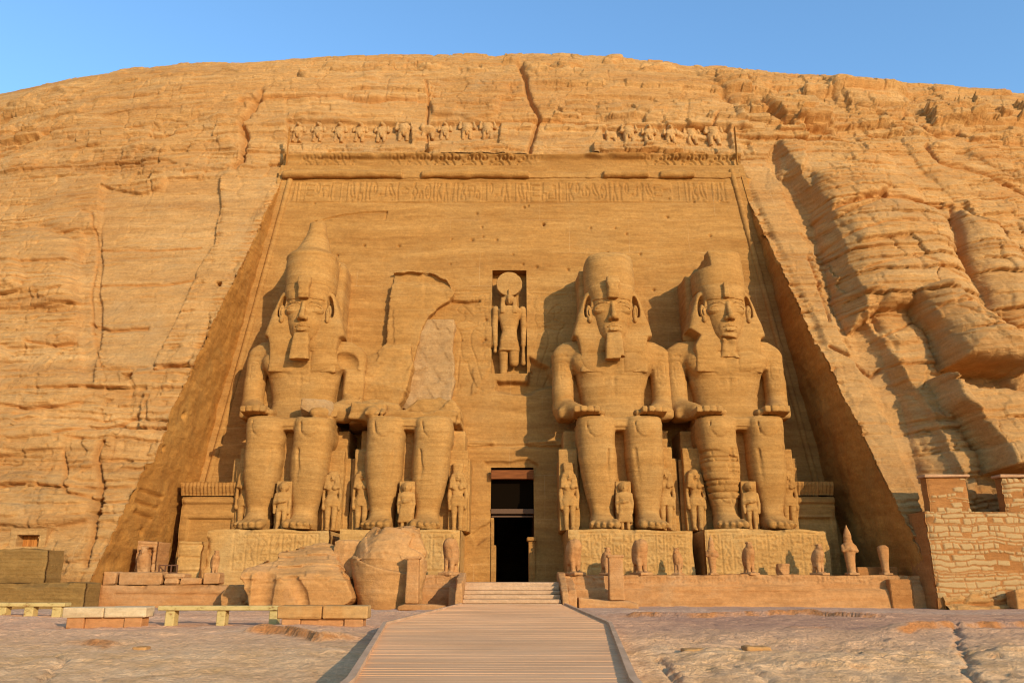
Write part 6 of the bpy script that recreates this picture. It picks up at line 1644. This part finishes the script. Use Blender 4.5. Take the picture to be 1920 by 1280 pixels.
for E, sg in ((Ld_, -1), (Rd_, 1)):
    mb = MB(); yy = [3.0, y_n, y_k, y_far]
    for (ya, yb_) in zip(yy[:-1], yy[1:]):
        xa, xb = dx(ya, E), dx(yb_, E); o_ = sg * .09
        x0a, x1a, x0b, x1b = sorted((xa, xa + o_)) + sorted((xb, xb + o_))
        zt, z0 = DECK_Z + .06, .0
        mb.add([(x0a, ya, z0), (x1a, ya, z0), (x1b, yb_, z0), (x0b, yb_, z0), (x0a, ya, zt), (x1a, ya, zt), (x1b, yb_, zt), (x0b, yb_, zt)], [(0, 3, 2, 1), (4, 5, 6, 7), (0, 1, 5, 4), (1, 2, 6, 5), (2, 3, 7, 6), (3, 0, 4, 7)])
    mb.obj('edge_board', M_EDGE, path)
# ------------------------------------------------------------------ benches
M_PAINT, nt_, b_ = node_mat('peeling_yellow_paint')
q1 = nn(nt_, 'ShaderNodeTexNoise', inp={'Vector': pos_scaled(nt_, 2.5, 2.5, 5), 'Scale': 1.6, 'Detail': 8.0, 'Roughness': .7}).outputs['Fac']
nt_.links.new(ramp(nt_, q1, [(.36, (.26, .12, .04)), (.44, (.44, .30, .10)), (.58, (.52, .35, .13)), (.7, (.46, .29, .10))]), b_.inputs['Base Color'])
def wood_bench(x0, x1, y, z0, h, legs, lab):
    root = thing('wooden_bench', lab, 'bench', ((x0 + x1) / 2, y, z0), 'long painted benches')
    c = (x0 + x1) / 2
    mb = MB(); n = 2
    mb.box(x0 - c, x1 - c, -.24, .24, h - .13, h, .02); mb.obj('seat', M_PAINT, root)
    for (a, b) in legs:
        mb = MB(); mb.box(a - c, b - c, -.18, .18, -.06, h - .135, .02); mb.obj('leg', M_PAINT, root)
def stone_bench(x0, x1, y, z0, h, lab, matS, matL):
    root = thing('stone_bench', lab, 'bench', ((x0 + x1) / 2, y, z0), 'stone benches')
    L = x1 - x0; hl = L / 2; rng = np.random.RandomState(int(abs(x0) * 10))
    mb = MB(); mb.box(-hl, -.02, -.32, .32, h * .45, h, .03, jig=.01, rng=rng); mb.obj('seat', matS, root)
    mb = MB(); mb.box(0.0, hl, -.32, .32, h * .45, h, .03, jig=.01, rng=rng); mb.obj('seat', matS, root)
    for s in (-1, 1):
        mb = MB(); a, b = sorted((s * (hl - .12), s * (hl - .62))); mb.box(a, b, -.26, .26, -.08, h * .45 - .004, .02); mb.obj('leg', matL, root)
    mb = MB(); mb.box(-hl + .63, hl - .63, -.18, .18, -.08, h * .45 - .006, .01); mb.obj('infill_panel', matL, root)
M_BSEAT = sandstone('bench_slab_stone', (0.50, 0.34, 0.18), (0.58, 0.41, 0.23), (0.64, 0.48, 0.29), patch=(0.55, 0.36, 0.16), bump=.3)
M_BLEG = sandstone('bench_red_stone', (0.40, 0.17, 0.06), (0.45, 0.20, 0.075), (0.48, 0.23, 0.09), patch=(0.45, 0.24, 0.10), bump=.3)
M_BSEAT2 = sandstone('bench_brown_stone', (0.38, 0.175, 0.05), (0.43, 0.205, 0.06), (0.46, 0.23, 0.075), patch=(0.50, 0.32, 0.13), patch_amt=.5, bump=.3)
gz = .44
X_ = lambda u, v, z=gz: at_ground(u, v, z)[0]
yb1 = at_ground(400, 1172, gz)[1]
wood_bench(X_(298, 1172), X_(524, 1172), yb1, gz, .55, [(X_(a, 1172), X_(b, 1172)) for a, b in ((312, 329), (408, 424), (506, 521))], 'long peeling yellow bench between the two stone benches')
yb2 = at_ground(60, 1157, gz)[1]
wood_bench(X_(-130, 1157), X_(124, 1157), yb2, gz, .50, [(X_(a, 1157), X_(b, 1157)) for a, b in ((-95, -78), (-4, 14), (48, 65), (100, 117))], 'long peeling yellow bench at the far left edge, by the mudbrick wall')
stone_bench(X_(124, 1172), X_(279, 1172), at_ground(200, 1172, gz)[1], gz, .52, 'pale-topped stone bench between the two yellow benches', M_BSEAT, M_BLEG)
stone_bench(X_(523, 1178), X_(691, 1178), at_ground(600, 1178, gz)[1], gz, .60, 'brown stone bench nearest the boardwalk, in front of the fallen block', M_BSEAT2, M_BLEG)
# ------------------------------------------------------------------ left: mudbrick wall and wooden hatch
M_MUD = sandstone('mudbrick', (0.225, 0.119, 0.034), (0.270, 0.147, 0.042), (0.310, 0.176, 0.056), patch=(0.330, 0.190, 0.064), patch_amt=.4, bump=.5, strata=9)
a = at(0, 1088, 37.2); e = at(162, 1088, 37.2); f = at(88, 1026, 37.4)
st = []
for k in range(9): st.append([(-26, .5 + k * .17), (e[0], .5 + k * .17)])
carved_block('mudbrick_wall', -26, e[0], 37.2, 38.6, .2, a[2], M_MUD, 'low dark mudbrick wall at the far left, behind the yellow bench', 'wall', 'mudbrick walls', st, .03, .03, .055, 65, None, .15)
carved_block('mudbrick_wall', -26, f[0], 37.6, 39.0, a[2] - .3, f[2], M_MUD, 'taller dark mudbrick stub below the wooden hatch', 'wall', 'mudbrick walls', [[(-26, 1.9 + k * .17), (f[0], 1.9 + k * .17)] for k in range(8)], .03, .03, .055, 66, None, .15)
hu0, hu1, hv0, hv1 = HATCH
p0 = at(hu0, hv1, 40.6); p1 = at(hu1, hv0, 40.6)
yh = min(cliff_y(p0[0] - .3, p0[2]), cliff_y(p1[0] + .3, p0[2]), cliff_y((p0[0] + p1[0]) / 2, p1[2] + .4)) + .02
p0 = at(hu0, hv1, yh); p1 = at(hu1, hv0, yh)
root = thing('wooden_hatch', 'small orange wooden shutter set deep in the rock at the far left', 'shutter', ((p0[0] + p1[0]) / 2, yh, p0[2]))
wd, hg = (p1[0] - p0[0]) / 2 + .12, p1[2] - p0[2]
mb = MB(); mb.box(-wd - .25, -wd + .08, 0, 1.6, -.3, hg + .35); mb.box(wd - .08, wd + .25, 0, 1.6, -.3, hg + .35); mb.box(-wd + .085, wd - .085, 0.003, 1.6, hg + .02, hg + .35); mb.box(-wd + .085, wd - .085, 0.003, 1.6, -.3, .0)
mb.obj('frame', M_CLIFF, root)
M_SHUT, nt_, b_ = node_mat('orange_shutter_wood')
s1 = nn(nt_, 'ShaderNodeTexNoise', inp={'Vector': pos_scaled(nt_, 6, 1, .6), 'Scale': 1.2, 'Detail': 4.0}).outputs['Fac']
nt_.links.new(ramp(nt_, s1, [(.35, (.30, .10, .02)), (.65, (.50, .19, .04))]), b_.inputs['Base Color'])
mb = MB()
for k in range(6):
    w_ = 2 * (wd - .09) / 6; mb.box(-wd + .09 + k * w_ + .008, -wd + .09 + (k + 1) * w_ - .008, .55, .62, .02, hg, .006)
mb.obj('boards', M_SHUT, root)
# ------------------------------------------------------------------ right: rubble wall with two raised blocks
M_RUB = sandstone('rubble_mortar', (0.320, 0.132, 0.037), (0.360, 0.152, 0.044), (0.384, 0.172, 0.054), patch=(0.368, 0.176, 0.061), patch_amt=.4, bump=.4, mask=(0.432, 0.260, 0.105))
def stones(seed, lo, p_miss=0.0, zone=None):
    def val(GX, GZ):
        wx = GX + .12 * fbm(GX * 1.6, seed, GZ * 1.6, 3, seed + 31); wz = GZ + .10 * fbm(GX * .9, seed + 2, GZ * 1.2, 4, seed + 32)
        hb, hl, dl, dj = blocks(wx, wz, .19, .58, seed)
        d = np.minimum(dl, dj)
        inn = smooth(.018, .05, d) * (hb > -1 + 2 * p_miss)
        if zone is not None: inn = inn * zone(GX, GZ)
        return inn, hb
    return val
def rubble(name, x0, x1, yf, yb, z0, z1, seed, p_miss, zone=None, parent=None):
    sv = stones(seed, z0, p_miss, zone)
    def extra(GX, GZ):
        inn, hb = sv(GX, GZ); return -inn * (.045 + .03 * hb)
    return carved_block(name, x0, x1, yf, yb, z0, z1, M_RUB, None, None, None, (), .05, .0, .035, seed, None, .06, .02, parent, extra, mask=lambda a, b: sv(a, b)[0])
wx0 = at(1741, 1000, 40.0)[0]; zt = at(1800, 957, 40.0)[2]
root = thing('rubble_wall', 'wall of flat stones in red mortar at the right edge, topped by raised blocks', 'wall', (wx0, 40.0, 0))
def shp(o): o.location = (-wx0, -40.0, 0); return o
shp(rubble('wall', wx0, 36.0, 40.0, 42.2, .2, zt, 131, .06, lambda a, b: smooth(.75, .95, b + .12 * np.sin(a * 2) - .02 * (a - 20)), root))
m0 = at(1745, 957, 40.1); m1 = at(1811, 893, 40.1)
shp(rubble('raised_block', m0[0], m1[0], 40.1, 40.7, zt - .25, m1[2], 132, .62, None, root))
n0 = at(1888, 957, 40.1); n1 = at(1888, 893, 40.1)
shp(rubble('raised_block', n0[0], n0[0] + 2.6, 40.1, 40.7, zt - .25, n1[2], 133, .25, None, root))
M_CAP = sandstone('coping_stone', (0.45, 0.24, 0.12), (0.52, 0.30, 0.16), (0.58, 0.36, 0.2), bump=.3)
for (c0, c1, zz) in ((m0[0] - .12, m1[0] + .12, m1[2]), (n0[0] - .12, n0[0] + 2.7, n1[2])):
    mb = MB(); mb.box(c0, c1, 39.95, 40.8, zz - .03, zz + .10, .03, jig=.015, rng=np.random.RandomState(3)); shp(mb.obj('coping', M_CAP, root))
mb = MB(); mb.box(wx0 - 1.7, wx0 - .6, 41.1, 41.55, .3, 1.75, .04); mb.box(wx0 - 2.6, wx0 - .5, 42.6, 43.6, 1.2, 2.35, .05); shp(mb.obj('footing', M_RUB, root))
rock('large_stone', (24.4, 39.5, .85), (.95, .42, .48), 68, M_BLOCK, 'large pale stone at the foot of the rubble wall by the right edge', 'stone')
# loose stones on the ground
for k, (u, v, r, lab) in enumerate(((820, 1275, .0, ''), (1418, 1220, .22, 'dark lump of rock standing out of the foreground right of the boardwalk'), (1300, 1224, .20, 'flat rusty stone in the foreground right of the boardwalk'), (641, 1199, .17, 'rusty stone on the ledge before the brown stone bench'), (545, 1215, .06, 'tiny rusty stone chip in front of the brown stone bench'), (264, 1217, .14, 'thin rusty flake of rock in the left foreground'), (432, 1178, .09, 'small stone lying under the end of the yellow bench'))):
    if r == 0: continue
    x, y = at_ground(u, v, .33); rock('loose_stone', (x, y, .33), (r * 1.1, r, r * .45), 160 + k, M_BLOCK, lab, 'stone', 'loose stones on the bare rock')
